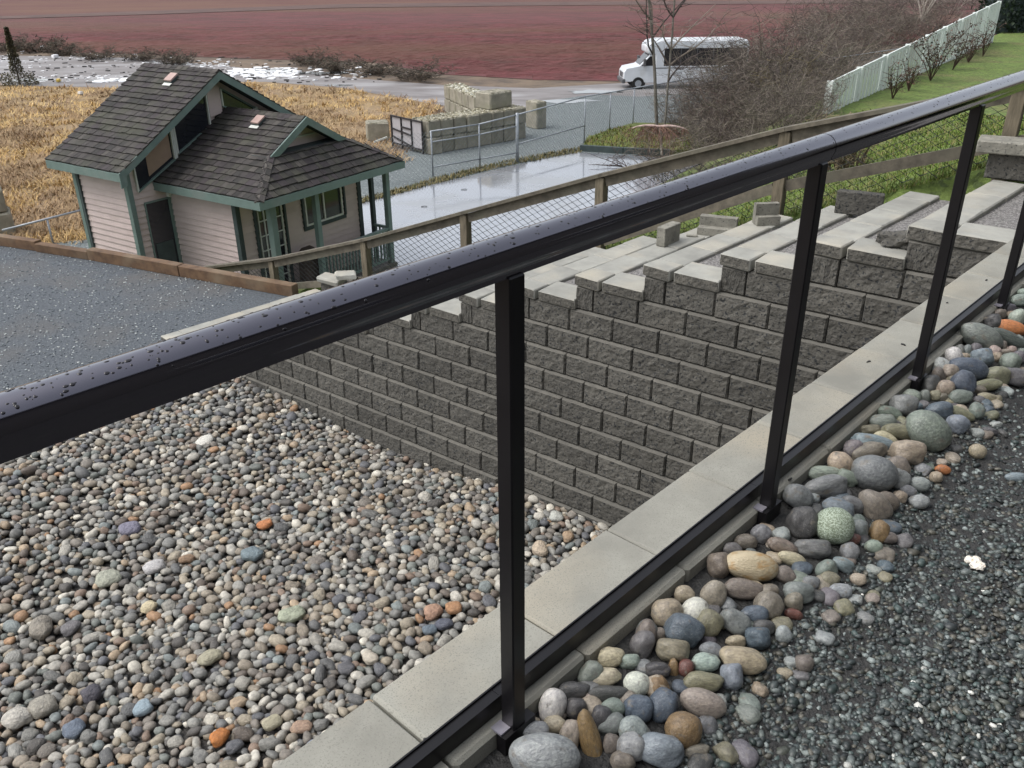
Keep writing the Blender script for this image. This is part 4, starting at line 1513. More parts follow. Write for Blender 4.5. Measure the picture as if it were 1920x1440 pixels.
loose(1252, 456, 9, (0.26, 0.09, 0.17), ROT_R + 0.05, 'grey block standing on edge on the terrace, leftmost of the loose ones')
loose(1344, 438, 9, (0.34, 0.18, 0.15), ROT_U + 0.25, 'low notched grey block with a step in its side on the terrace', notch=True)
loose(1436, 420, 10, (0.21, 0.12, 0.18), ROT_U + 0.75, 'notched grey block turned sideways beside the wooden fence post', notch=True)
loose(1608, 402, 11, (0.36, 0.09, 0.185), ROT_U + 0.16, 'smooth grey slab standing upright on edge on the upper terrace', mat='block')
loose(1297, 444, 9, (0.10, 0.05, 0.02), ROT_U + 0.5, 'small flat chip of concrete lying between two loose blocks')
p = at(1683, 462, tz(12))
v, f = stone_variant(3, 61, 0.5, 1.5, 0.5)
m = MB()
m.add(v * np.array([0.13, 0.075, 0.05]), [tuple(q) for q in f])
me = m.mesh('broken_block')
o = link_mesh('broken_block', me, M['block'], None, (p[0], p[1], tz(12) + 0.045), (0.1, -0.1, ROT_U))
setp(o, 'broken dark chunk of split concrete lying on the second terrace step', 'block', GB)
stack = thing('stacked_block', at(1900, 347, tz(13)), 'dark split-face block standing at the fence end of the topmost step', 'block', GB)
p = at(1900, 340, tz(13))
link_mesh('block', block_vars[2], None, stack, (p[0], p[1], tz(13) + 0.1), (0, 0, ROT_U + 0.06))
o = link_mesh('capping_slab', cap_mesh(0.452, 0.29, TH, 'loose', 2), None, None, (p[0] - 0.02, p[1] + 0.1, tz(13) + 0.197 + TH / 2), (0, 0, ROT_U + 0.12))
setp(o, 'grey capping slab lying on the dark block at upper right', 'block', GB)
# broken caps and slabs near the lowest steps
for (x, y, r, lab, dims) in ((352, 628, 0, 'grey slab end lying loose on the lowest cap row at left', (0.3, 0.2, 0.06)), (622, 540, 1, 'pale flat slab on top of the small heap beside the fence post', (0.34, 0.22, 0.07)), (648, 532, 1, 'second pale slab leaning in the small heap beside the fence', (0.26, 0.2, 0.06))):
    rr = 2 if r == 1 else 0
    p = at(x, y - (14 if r == 1 else 0), 0.42 if r == 1 else 0.1 + TH)
    zz = 0.55 if r == 1 else terrace_top[-1][1]
    if r == 1:
        p = on_plane(x, y - 16, fpt(0, -0.45, 0), FNB)
        zz = p[2]
        q = thing('block_heap', (p[0], p[1], 0), 'broken concrete block under pale slabs beside the wooden fence post', 'block', GB) if x == 622 else None
        if q is not None:
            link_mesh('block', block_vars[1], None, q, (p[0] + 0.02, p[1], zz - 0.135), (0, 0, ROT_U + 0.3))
    me = hull_box(*dims, 0.012, 0.01, random.Random(x))
    o = link_mesh('broken_slab', me, M['cap2'], None, (p[0], p[1], zz + dims[2] / 2 - 0.03 * (r == 1)), (0.06, 0.05, ROT_U + (0.2 if x != 648 else 0.9)))
    setp(o, lab, 'slab', GB)

# ================================================================ the pink cabin
TH_H = 0.994
HB_ = np.array([math.cos(TH_H), math.sin(TH_H), 0])
HA_ = np.array([-HB_[1], HB_[0], 0])
HC = np.array([-5.1, 17.45, 0])
LB, LA = 4.57, 3.36
MBE, MR, MA0, MA1 = -1.068, 1.864, 2.913, 5.52
ZE, ZM, ZR, ZP = -0.10, 0.343, 2.066, 1.176
PR, PA0 = 2.265, 0.762
AW, BWL = 1.19, 0.35                      # front wall plane, left wall plane of the porch wing


def hp(b, a, z):
    p = HC + HB_ * b + HA_ * a
    return np.array([p[0], p[1], z])


M['siding'] = pm('pink_siding', (0.565, 0.465, 0.445), (0.49, 0.40, 0.385), mix=(0.3, 0.7), scale=3, detail=7, rough=0.7, bump=0.15, bscale=40, bdist=0.003, rnd=0.06, stain=(0.44, 0.355, 0.33), stscale=1.2, stthr=(0.58, 0.8))
M['trim'] = pm('green_trim', (0.155, 0.215, 0.198), (0.12, 0.168, 0.155), mix=(0.3, 0.7), scale=5, detail=7, rough=0.65, bump=0.15, bscale=40, bdist=0.003, rnd=0.08, stain=(0.18, 0.21, 0.198), stscale=2.0, stthr=(0.55, 0.75))
M['darktrim'] = pm('dark_green_trim', (0.055, 0.075, 0.075), (0.04, 0.055, 0.055), scale=5, rough=0.7, bump=0.1)
M['shingle'] = pm('shake', (1.1, 1.1, 1.1), (0.72, 0.72, 0.72), scale=9, detail=6, rough=0.85, bump=0.5, bscale=30, bdist=0.01, attr=True, world_coords=True, stain=(0.052, 0.055, 0.036), stscale=1.4, stthr=(0.53, 0.8))
M['glass'] = pm('window_glass', (0.022, 0.024, 0.03), (0.016, 0.018, 0.024), scale=1, rough=0.06, bump=0.0, spec=0.7)
M['whiteframe'] = pm('white_frame', (0.62, 0.64, 0.60), (0.5, 0.52, 0.48), scale=5, rough=0.5, bump=0.05)
M['innerwall'] = pm('inner_wall', (0.36, 0.25, 0.18), (0.28, 0.2, 0.15), scale=2, rough=0.8, bump=0)
M['ventm'] = pm('vent_metal', (0.42, 0.30, 0.265), (0.34, 0.23, 0.20), scale=4, rough=0.5, bump=0.1)
M['deck'] = pm('deck_boards', (0.15, 0.14, 0.12), (0.09, 0.085, 0.075), scale=6, rough=0.6, bump=0.3)

cabin = thing('cabin', hp(2, 3, ZG), 'small pink sided cabin with shake roofs, green trim and a railed porch', 'house')
rh = random.Random(14)


def wall_boards(p0, p1, z0, z1, nrm, top=None, expo=0.135, skip=None):
    """horizontal lap boards from p0 to p1 (b,a pairs); top(s) gives the cut height along the wall"""
    P0, P1 = hp(*p0, 0), hp(*p1, 0)
    L = np.linalg.norm(P1 - P0)
    d = (P1 - P0) / L
    z = z0
    while z < z1 - 0.01:
        zz = min(z + expo, z1)
        spans = [(0.0, L)]
        if top is not None:
            ss = [s for s in np.linspace(0, L, 60) if top(s) > zz - 0.01]
            spans = [(min(ss), max(ss))] if ss else []
        for hole in (skip or []):
            s0, s1, h0, h1 = hole
            if z + expo * 0.5 > h0 and z + expo * 0.5 < h1:
                ns = []
                for (x0, x1) in spans:
                    if s1 <= x0 or s0 >= x1:
                        ns.append((x0, x1))
                    else:
                        if s0 > x0: ns.append((x0, s0))
                        if s1 < x1: ns.append((s1, x1))
                spans = ns
        for (x0, x1) in spans:
            if x1 - x0 < 0.03:
                continue
            a, b = P0 + d * x0, P0 + d * x1
            m = MB()
            vs = []
            for q in (a, b):
                for (off, h) in ((0.0, z), (0.034, z), (0.006, zz), (0.0, zz)):
                    v = q + nrm * off
                    vs.append((v[0], v[1], h))
            fs = [(0, 1, 2, 3), (7, 6, 5, 4), (0, 4, 5, 1), (1, 5, 6, 2), (2, 6, 7, 3), (3, 7, 4, 0)]
            if (np.cross(d, ZUP) @ nrm) < 0:
                fs = [f[::-1] for f in fs]
            m.add(vs, fs)
            m.build('siding_board', M['siding'], cabin)
        z += expo


# bodies (solid cores a little inside the boards)
def core(b0, b1, a0, a1, z1, mat='siding'):
    m = MB()
    m.prism([hp(b0, a0, 0), hp(b1, a0, 0), hp(b1, a1, 0), hp(b0, a1, 0)], ZG - 0.1, z1)
    return m


MB0, MB1 = -0.65, 2 * MR + 0.65
MAF, MAK = 3.36, 5.22
m = core(MB0 + .002, MB1, MAF + .002, MAK, ZM - 0.12)
# gable part of the body
gp = lambda b: ZM + (ZR - ZM) * (1 - abs(b - MR) / (MR - MBE)) - 0.10
m.extrude([hp(MB0 + .002, MAF + .004, ZM - 0.13), hp(MB1, MAF + .004, ZM - 0.13), hp(MB1, MAF + .004, gp(MB1)), hp(MR, MAF + .004, gp(MR)), hp(MB0 + .002, MAF + .004, gp(MB0))], HA_ * (MAK - MAF))
m.build('main_walls', M['siding'], cabin)
m = core(BWL + .002, 4.18, AW + .002, MAF + 0.05, ZE - 0.04)
m.build('wing_walls', M['siding'], cabin)
wall_boards((MB0, MAK), (MB0, MAF), ZG, ZM + 0.02, -HB_)
wall_boards((BWL, MAF), (BWL, AW), ZG, ZE - 0.03, -HB_)
# main front wall between the corner and the wing, with the tall opening
wall_boards((MB0, MAF), (BWL, MAF), ZG, 0.62, -HA_, top=lambda s: gp(MB0 + s), skip=[(0.30, 0.93, ZG, -0.47), (0.20, 1.2, -0.13, 0.9)])
# porch front wall with french door and window
wall_boards((BWL, AW), (4.18, AW), ZG + 0.12, ZE - 0.03, -HA_, skip=[(0.50, 1.28, ZG, -0.52), (1.95, 3.22, -1.36, -0.60)])


def quadpart(name, pts, off, mat, parent=None):
    m = MB()
    m.extrude(pts, off)
    return m.build(name, M[mat], parent or cabin)


def stick(name, p, q, w, h, mat, up=ZUP, parent=None):
    m = MB()
    m.bar(p, q, w, h, up)
    return m.build(name, M[mat], parent or cabin)


# corner trims
for (b, a) in ((MB0, MAF), (MB0, MAK), (BWL, AW), (4.18, AW), (BWL, MAF)):
    zt = ZM - 0.05 if b == MB0 else ZE - 0.06
    m = MB()
    c = hp(b, a, 0)
    if (b, a) == (BWL, MAF):
        continue
    m.box((c[0], c[1], (ZG + zt) / 2), HB_ * 0.06, HA_ * 0.06, ZUP * (zt - ZG) / 2)
    m.build('corner_trim', M['darktrim' if b > 0 else 'trim'], cabin)
# tall opening in the main front wall: dark pane, white inner strip, frame
nf = -HA_
op = quadpart('side_door', [hp(-0.33, MAF - 0.012, ZG + 0.1), hp(0.26, MAF - 0.012, ZG + 0.1), hp(0.26, MAF - 0.012, -0.50), hp(-0.33, MAF - 0.012, -0.50)], nf * 0.012, 'glass')
for (b0, b1, z0, z1) in ((-0.36, -0.33, ZG, -0.48), (0.26, 0.345, ZG, -0.45), (-0.33, 0.26, -0.52, -0.48)):
    quadpart('door_frame', [hp(b0, MAF - 0.02, z0), hp(b1, MAF - 0.02, z0), hp(b1, MAF - 0.02, z1), hp(b0, MAF - 0.02, z1)], nf * 0.035, 'trim', op)
quadpart('door_panel', [hp(-0.26, MAF - 0.027, ZG + 0.15), hp(0.2, MAF - 0.027, ZG + 0.15), hp(0.2, MAF - 0.027, -1.45), hp(-0.26, MAF - 0.027, -1.45)], nf * 0.015, 'darktrim', op)
# gable glazing under the rakes
rz_ = lambda b: gp(b) - 0.16
lz = lambda b: ZE + (ZP - ZE) * min(b, 2 * PR - b) / PR + 0.07   # wing roof surface along the main wall


def gwin(b0, b1, zl0, zl1, light=False):
    pts = [hp(b0, MAF - 0.016, zl0), hp(b1, MAF - 0.016, zl1), hp(b1, MAF - 0.016, rz_(b1)), hp(b0, MAF - 0.016, rz_(b0))]
    w = quadpart('gable_window', pts, nf * 0.01, 'glass')
    for i in range(4):
        p, q = pts[i] + nf * 0.03, pts[(i + 1) % 4] + nf * 0.03
        stick('window_frame', p, q, 0.035, 0.06, 'whiteframe' if i in (1, 3) else 'trim', nf if abs((q - p)[2]) < 9 else HB_, w)
    return w


gwin(-0.45, 0.62, -0.22, 0.30, True)
gwin(0.72, 1.72, 0.40, 0.86)
gwin(2.16, 3.1, 1.24, 0.80)
gwin(3.2, 3.9, 0.74, 0.36)
wl = quadpart('window_blind', [hp(-0.1, MAF - 0.03, 0.05), hp(0.56, MAF - 0.03, 0.36), hp(0.56, MAF - 0.03, rz_(0.56) - 0.05), hp(-0.1, MAF - 0.03, rz_(-0.1) - 0.05)], nf * 0.004, 'innerwall')
quadpart('gable_post', [hp(1.76, MAF - 0.01, 1.05), hp(2.12, MAF - 0.01, 1.1), hp(2.12, MAF - 0.01, rz_(2.1)), hp(1.94, MAF - 0.01, rz_(1.88)), hp(1.76, MAF - 0.01, rz_(1.76))], nf * 0.05, 'siding')
for b in (0.67, 3.15):
    stick('gable_post', hp(b, MAF - 0.04, lz(b) - 0.1), hp(b, MAF - 0.04, rz_(b) + 0.05), 0.07, 0.05, 'whiteframe', HB_)
# french door
fd = quadpart('french_door', [hp(0.87, AW - 0.012, ZG + 0.15), hp(1.6, AW - 0.012, ZG + 0.15), hp(1.6, AW - 0.012, -0.55), hp(0.87, AW - 0.012, -0.55)], nf * 0.012, 'glass')
for b in (0.89, 1.06, 1.235, 1.41, 1.58):
    stick('glazing_bar', hp(b, AW - 0.035, ZG + 0.15), hp(b, AW - 0.035, -0.55), 0.045 if b in (0.89, 1.58) else 0.022, 0.03, 'whiteframe', HB_, fd)
for k in range(7):
    z = ZG + 0.2 + k * 0.34
    stick('glazing_bar', hp(0.912, AW - 0.034, z), hp(1.56, AW - 0.034, z), 0.028, 0.022, 'whiteframe', ZUP, fd)
stick('door_casing', hp(0.80, AW - 0.03, ZG + 0.12), hp(0.80, AW - 0.03, -0.48), 0.10, 0.05, 'darktrim', HB_)
stick('door_casing', hp(1.67, AW - 0.03, ZG + 0.12), hp(1.67, AW - 0.03, -0.48), 0.10, 0.05, 'darktrim', HB_)
# sliding window
wn_ = quadpart('porch_window', [hp(2.33, AW - 0.012, -1.32), hp(3.54, AW - 0.012, -1.32), hp(3.54, AW - 0.012, -0.63), hp(2.33, AW - 0.012, -0.63)], nf * 0.01, 'glass')
for (p, q, w) in ((hp(2.31, AW - .03, -1.33), hp(3.56, AW - .03, -1.33), .045), (hp(2.31, AW - .03, -0.62), hp(3.56, AW - .03, -0.62), .045)):
    stick('window_frame', p, q, 0.04, w, 'whiteframe', ZUP, wn_)
for b in (2.33, 2.93, 3.54):
    stick('window_frame', hp(b, AW - .032, -1.30), hp(b, AW - .032, -0.645), 0.045, 0.04, 'whiteframe', HB_, wn_)
for (p, q, u_) in ((hp(2.22, AW - .03, -1.40), hp(3.65, AW - .03, -1.40), ZUP), (hp(2.24, AW - .03, -1.36), hp(2.24, AW - .03, -0.56), HB_), (hp(3.63, AW - .03, -1.36), hp(3.63, AW - .03, -0.56), HB_)):
    stick('window_casing', p, q, 0.05 if u_ is ZUP else 0.09, 0.09 if u_ is ZUP else 0.05, 'darktrim', u_, wn_)


# ---- roofs of separate shakes
shcols = [lin(72, 68, 66), lin(62, 58, 57), lin(80, 76, 72), lin(56, 54, 52), lin(70, 68, 62), lin(66, 60, 62)]


def shake_roof(part, o, e, s, nrm, slen, left, right, expo=0.185):
    """o eave origin, e along the eave, s up the slope; left/right(v) limits"""
    m = MB()
    nrow = int(slen / expo)
    for r in range(nrow + 1):
        v0 = r * expo
        v1 = min(v0 + expo * 1.35, slen + 0.02)
        x = left(v0) - rh.uniform(0, 0.1)
        xe = right(v0)
        while x < xe - 0.02:
            w = rh.uniform(0.10, 0.24)
            a, b = max(x, left(v0) - 0.01), min(x + w - 0.008, xe + 0.01)
            if b - a > 0.03:
                la, lb = max(a, left(v1) - 0.01), min(b, right(v1) + 0.01)
                la, lb = min(la, b), max(lb, a)
                t = rh.uniform(0.030, 0.042)
                jit = rh.uniform(-0.008, 0.008)
                c = rh.choice(shcols)
                f = rh.uniform(0.62, 0.92)
                c = tuple(q * f for q in c)
                P = lambda u, v, h: o + e * u + s * v + nrm * h
                vs = [P(a, v0 + jit, 0.002), P(b, v0 + jit, 0.002), P(lb, v1, 0.002), P(la, v1, 0.002), P(a, v0 + jit, t + 0.008), P(b, v0 + jit, t + 0.008), P(lb, v1, 0.008), P(la, v1, 0.008)]
                m.add(vs, [(4, 5, 6, 7), (0, 1, 5, 4), (1, 2, 6, 5), (3, 0, 4, 7)], c)
            x += w
    m.build('roof_shakes', M['shingle'], part, kind='stuff')


def roof_part(name, pts, th=0.07, mat='darktrim'):
    pts = [np.asarray(p, float) for p in pts]
    n = np.cross(pts[1] - pts[0], pts[2] - pts[0])
    n /= np.linalg.norm(n)
    if n[2] < 0:
        n = -n
    m = MB()
    m.extrude([p - n * 0.002 for p in pts], -n * th)
    return m.build(name, M[mat], cabin), n


ME2 = 2 * MR - MBE
r1, n1 = roof_part('main_roof', [hp(MBE, MA0, ZM), hp(MBE, MA1, ZM), hp(MR, MA1, ZR), hp(MR, MA0, ZR)])
r2, n2 = roof_part('main_roof', [hp(ME2, MA0, ZM), hp(MR, MA0, ZR), hp(MR, MA1, ZR), hp(ME2, MA1, ZM)])
sl = hp(MR, MA0, ZR) - hp(MBE, MA0, ZM)
SL = np.linalg.norm(sl)
shake_roof(r1, hp(MBE, MA0, ZM), HA_, sl / SL, n1, SL, lambda v: -0.03, lambda v: MA1 - MA0 + 0.03)
sl2 = hp(MR, MA0, ZR) - hp(ME2, MA0, ZM)
shake_roof(r2, hp(ME2, MA0, ZM), HA_, sl2 / SL, n2, SL, lambda v: -0.03, lambda v: MA1 - MA0 + 0.03)
# wing roof: left and right slopes, hip in front with a small gable above it
hz = 0.52                                       # level where the hip stops under the small gable
hipA = PA0
kb = (hz - ZE) / (ZP - ZE) * PR
w1, nw1 = roof_part('wing_roof', [hp(0, 0, ZE), hp(0, MAF - .02, ZE), hp(PR, MAF - .02, ZP), hp(PR, hipA, ZP), hp(kb, hipA, hz)])
w2, nw2 = roof_part('wing_roof', [hp(LB, 0, ZE), hp(2 * PR - kb + (LB - 2 * PR), hipA, hz), hp(PR, hipA, ZP), hp(PR, MAF - .02, ZP), hp(LB, MAF - .02, ZE)])
w3, nw3 = roof_part('hip_roof', [hp(0, 0, ZE), hp(kb, hipA + .05, hz), hp(LB - kb, hipA + .05, hz), hp(LB, 0, ZE)])
s1 = hp(PR, 0, ZP) - hp(0, 0, ZE)
S1 = np.linalg.norm(s1)
vh = S1 * kb / PR
lim = lambda v: hipA * min(v / vh, 1.0)
shake_roof(w1, hp(0, 0, ZE), HA_, s1 / S1, nw1, S1, lim, lambda v: MAF - 0.02)
s2 = hp(PR, 0, ZP) - hp(LB, 0, ZE)
S2 = np.linalg.norm(s2)
shake_roof(w2, hp(LB, 0, ZE), HA_, s2 / S2, nw2, S2, lim, lambda v: MAF - 0.02)
s3 = hp(0, hipA, hz) - hp(0, 0, ZE)
S3 = np.linalg.norm(s3)
shake_roof(w3, hp(0, 0, ZE), HB_, s3 / S3, nw3, S3, lambda v: kb * min(v / S3, 1), lambda v: LB - kb * min(v / S3, 1))
# hip caps
m = MB()
for (P, Q) in ((hp(0, 0, ZE), hp(kb, hipA, hz)), (hp(LB, 0, ZE), hp(LB - kb, hipA, hz))):
    nseg = 7
    for i in range(nseg):
        p = P + (Q - P) * i / nseg + ZUP * 0.055
        q = P + (Q - P) * (i + 1.25) / nseg + ZUP * 0.035
        dd = (q - p) / np.linalg.norm(q - p)
        for sgn in (-1, 1):
            side = np.cross(dd, ZUP)
            side = side / np.linalg.norm(side) * sgn
            c = rh.choice(shcols)
            a_, b_ = p + side * 0.10 - ZUP * 0.045, q + side * 0.10 - ZUP * 0.045
            vs = [p, q, b_, a_, p - ZUP * 0.03, a_ - ZUP * 0.03]
            m.add(vs, [(0, 1, 2, 3), (0, 3, 5, 4)] if sgn < 0 else [(3, 2, 1, 0), (4, 5, 3, 0)], c)
m.build('hip_caps', M['shingle'], cabin, kind='stuff')
m = MB()
for (P, Q) in ((hp(MR, MA0 - .02, ZR), hp(MR, MA1 + .02, ZR)), (hp(PR, hipA, ZP), hp(PR, MAF, ZP))):
    L = np.linalg.norm(Q - P)
    k = 0
    while k * 0.2 < L:
        for sgn in (-1, 1):
            p, q = P + HA_ * k * 0.2 + ZUP * 0.05, P + HA_ * min(L, k * 0.2 + 0.22) + ZUP * 0.04
            o_ = HB_ * sgn * 0.12 - ZUP * 0.07
            m.add([p, q, q + o_, p + o_], [(0, 1, 2, 3) if sgn < 0 else (3, 2, 1, 0)], rh.choice(shcols))
        k += 1
m.build('ridge_caps', M['shingle'], cabin, kind='stuff')
# fascias and rakes
FH = 0.17


def fascia(p, q, out):
    m = MB()
    d = np.array([0, 0, -FH])
    m.extrude([p, q, q + d, p + d], out * 0.035)
    return m.build('fascia', M['trim'], cabin)


fascia(hp(MBE, MA0, ZM), hp(MBE, MA1, ZM), -HB_)
fascia(hp(MBE - .035, MA0, ZM), hp(MR, MA0, ZR), -HA_)
fascia(hp(ME2 + .035, MA0, ZM), hp(MR, MA0, ZR), -HA_)
fascia(hp(0, 0, ZE), hp(0, LA, ZE), -HB_)
fascia(hp(-.035, 0, ZE), hp(LB + .035, 0, ZE), -HA_)
fascia(hp(LB, 0, ZE), hp(LB, LA, ZE), HB_)
fascia(hp(MBE, MA1, ZM), hp(MR, MA1, ZR), HA_)
for sgn in (0, 1):
    b0 = kb if sgn == 0 else 2 * PR - kb
    fascia(hp(b0, hipA - .02, hz + .03), hp(PR, hipA - .02, ZP + 0.03), -HA_)
quadpart('small_gable', [hp(kb, hipA + .42, hz), hp(2 * PR - kb, hipA + .42, hz), hp(PR, hipA + .42, ZP)], HA_ * 0.04, 'siding')
m = MB(); m.prism([hp(kb - .05, hipA, 0), hp(2 * PR - kb + .05, hipA, 0), hp(2 * PR - kb + .05, hipA + .5, 0), hp(kb - .05, hipA + .5, 0)], hz - 0.06, hz + 0.01); m.build('gable_shelf', M['darktrim'], cabin)
stick('gable_batten', hp(PR - .62, hipA + .39, hz + 0.2), hp(PR + .62, hipA + .39, hz + 0.2), 0.04, 0.03, 'whiteframe')
# soffit over the porch
m = MB()
m.prism([hp(0.03, 0.03, 0), hp(LB - .03, 0.03, 0), hp(LB - .03, AW, 0), hp(0.03, AW, 0)], ZE - 0.15, ZE - 0.12)
m.build('soffit', M['innerwall'], cabin)
# roof vents
for (P, s_, n_, L_) in ((hp(MBE, MA0, ZM) + sl * 0.86 + HA_ * 1.12, sl / SL, n1, 'main'), (hp(0, 0, ZE) + s1 * 0.86 + HA_ * 1.9, s1 / S1, nw1, 'wing')):
    m = MB()
    m.box(P + n_ * 0.05, HA_ * 0.12, s_ * 0.12, n_ * 0.03)
    o = m.build('roof_vent', M['darktrim'], cabin)
    m = MB()
    m.box(P + n_ * 0.10 + s_ * 0.02, HA_ * 0.12, s_ * 0.13, (n_ * 0.9 + ZUP * 0.1) * 0.018)
    m.build('vent_hood', M['ventm'], o)
    m = MB()
    m.box(P + n_ * 0.047 - s_ * 0.17, HA_ * 0.13, s_ * 0.045, n_ * 0.006)
    m.build('vent_flashing', M['whiteframe'], o)
# porch deck, posts and railing
m = MB()
m.prism([hp(0.3, 0.28, 0), hp(4.45, 0.28, 0), hp(4.45, AW, 0), hp(0.3, AW, 0)], ZG - 0.1, ZG + 0.13)
m.build('porch_deck', M['deck'], cabin)
for (b, a, w, mt) in ((0.62, 0.40, 0.075, 'trim'), (1.94, 0.40, 0.06, 'trim'), (4.36, 0.40, 0.062, 'trim'), (4.42, 0.95, 0.05, 'darktrim')):
    m = MB()
    c = hp(b, a, 0)
    m.box((c[0], c[1], (ZG + .13 + ZE - .15) / 2), HB_ * w, HA_ * w, ZUP * ((ZE - .15 - ZG - .13) / 2))
    m.build('porch_post', M[mt], cabin)
stick('porch_post', hp(1.0, 0.9, ZG + .13), hp(1.0, 0.9, ZE - .15), 0.05, 0.05, 'whiteframe', HB_)
pr_ = stick('porch_railing', hp(1.94, 0.40, ZG + 1.02), hp(4.36, 0.40, ZG + 1.02), 0.09, 0.06, 'trim')
stick('bottom_rail', hp(2.0, 0.40, ZG + .24), hp(4.3, 0.40, ZG + .24), 0.05, 0.06, 'trim', ZUP, pr_)
for k in range(20):
    b = 2.09 + k * 0.112
    stick('baluster', hp(b, 0.40, ZG + .27), hp(b, 0.40, ZG + .99), 0.036, 0.036, 'trim', HB_, pr_)
pr2 = stick('porch_railing', hp(4.40, 0.46, ZG + 1.02), hp(4.40, 0.92, ZG + 1.02), 0.07, 0.06, 'trim')
for k in range(4):
    stick('baluster', hp(4.40, 0.52 + k * .115, ZG + .2), hp(4.40, 0.52 + k * .115, ZG + .99), 0.036, 0.036, 'trim', HB_, pr2)

# dark covered chair on the porch and dark barrow-like tarp before it
M['darkcloth'] = pm('dark_cloth', (0.035, 0.028, 0.026), (0.02, 0.017, 0.016), scale=6, rough=0.8, bump=0.4, bscale=20, bdist=0.02)
M['darkcloth2'] = pm('brown_cover', (0.075, 0.055, 0.048), (0.045, 0.034, 0.03), scale=6, rough=0.8, bump=0.4, bscale=20, bdist=0.02)
p = on_plane(578, 475, hp(0, 0.75, 0), HA_)
me = hull_box(0.5, 0.42, 1.0, 0.12, 0.02, random.Random(5))
o = link_mesh('covered_grill', me, M['darkcloth2'], None, (p[0], p[1], ZG + 0.62), (0, 0, TH_H))
setp(o, 'dark brown covered grill standing on the porch by a green post', 'grill')
p = on_plane(565, 522, hp(0, -0.35, 0), HA_)
m = MB()
m.extrude([hp(0, 0, 0) + np.array([0, 0, 0]), hp(1.6, 0, 0), hp(1.6, 0, 0.62), hp(0.1, 0, 0.32)], HA_ * 0.6)
me = m.mesh('tarp_bundle', hp(0.8, 0.3, 0))
o = link_mesh('tarp_bundle', me, M['darkcloth'], None, (p[0], p[1], ZG + 0.03), None)
setp(o, 'dark tarp covered bundle in front of the porch behind the wooden fence', 'tarp')

# ================================================================ pipe fence at far left
pf = thing('pipe_fence', at(95, 457, ZG), 'low grey pipe rail fence beside the dry grass at far left', 'fence')
Pp = at(100, 458, ZG)
P0 = on_plane(5, 432, Pp, ray(100, 458) * np.array([1, 1, 0]))
P1 = at(152, 448, ZG)
dirp = np.array([1.0, 0.62, 0]); dirp /= np.linalg.norm(dirp)
nrm_ = np.array([-dirp[1], dirp[0], 0])
A_ = on_plane(4, 432, Pp, nrm_)
B_ = on_plane(152, 394, Pp, nrm_)
m = MB(); m.tube([A_, B_], 0.03, 8); m.build('rail', M['galv'], pf, smooth=True)
ph = on_plane(90, 412, Pp, nrm_)
m = MB(); m.tube([np.array([Pp[0], Pp[1], ZG - .1]), np.array([Pp[0], Pp[1], ph[2]])], 0.028, 8); m.build('post', M['galv'], pf, smooth=True)

# ================================================================ concrete blocks
M['lock'] = pm('mossy_concrete', (0.30, 0.28, 0.225), (0.19, 0.176, 0.14), mix=(0.35, 0.65), scale=2.2, detail=8, rough=0.9, bump=0.6, bscale=14, bdist=0.02, rnd=0.14, stain=(0.20, 0.195, 0.135), stscale=1.8, stthr=(0.5, 0.75))
GC = 'big concrete blocks stacked by the gravel lot'
M['lichen'] = pm('crumbled_top', (0.33, 0.31, 0.25), (0.15, 0.14, 0.10), mix=(0.42, 0.58), scale=5, detail=8, rough=0.95, bump=1.0, bscale=12, bdist=0.05)


lock_me = {}


def lock(c, rot, dims, label, k):
    key = (dims, k % 4)
    if key not in lock_me:
        bm = bmesh.new()
        me0 = hull_box(*dims, 0.05, 0.012, random.Random(k))
        bm.from_mesh(me0)
        top = [f for f in bm.faces if f.normal.z > 0.9]
        me0.materials.append(M['lock'])
        me0.materials.append(M['lichen'])
        bm.faces.ensure_lookup_table()
        for f in bm.faces:
            f.material_index = 1 if f.normal.z > 0.6 else 0
        bm.to_mesh(me0)
        bm.free()
        me0.name = 'concrete_block'
        lock_me[key] = me0
    o = bpy.data.objects.new('concrete_block', lock_me[key])
    COL.objects.link(o)
    o.location = Vector([float(x) for x in c])
    o.rotation_euler = (0, 0, rot)
    # lumps of moss and grit on the crown
    setp(o, label, 'concrete block', GC)
    return o


bL, bR = at(806, 292, ZG), at(988, 260, ZG)
dv = bR - bL
LBk = np.linalg.norm(dv[:2])
dv = dv / np.linalg.norm(dv)
dn = np.array([-dv[1], dv[0], 0])
rb = math.atan2(dv[1], dv[0])
nb = 8
wb = LBk / nb
HBk = 0.66
for lvl in range(2):
    for k in range(nb):
        c = bL + dv * (k + 0.5) * wb + dn * 0.6 + ZUP * (HBk * (lvl + 0.5))
        c = c + dn * rh.uniform(-.05, .05)
        if lvl:
            lab = 'upper row block %s in the mossy stack behind the gate' % ['beside the framed panel', 'second from the framed panel', 'third from the framed panel', 'fourth from the framed panel', 'fourth from the right end', 'third from the right end', 'second from the right end', 'at the right end'][k]
        else:
            lab = 'lower row block %s in the mossy stack behind the gate' % ['at the left end', 'second from left', 'third from left', 'fourth from left', 'fifth from left', 'sixth from left', 'seventh from left', 'at the right end'][k]
        lock((c[0], c[1], c[2]), rb + rh.uniform(-.03, .03), (round(wb - 0.03, 3), 1.2, HBk - 0.01), lab, k)
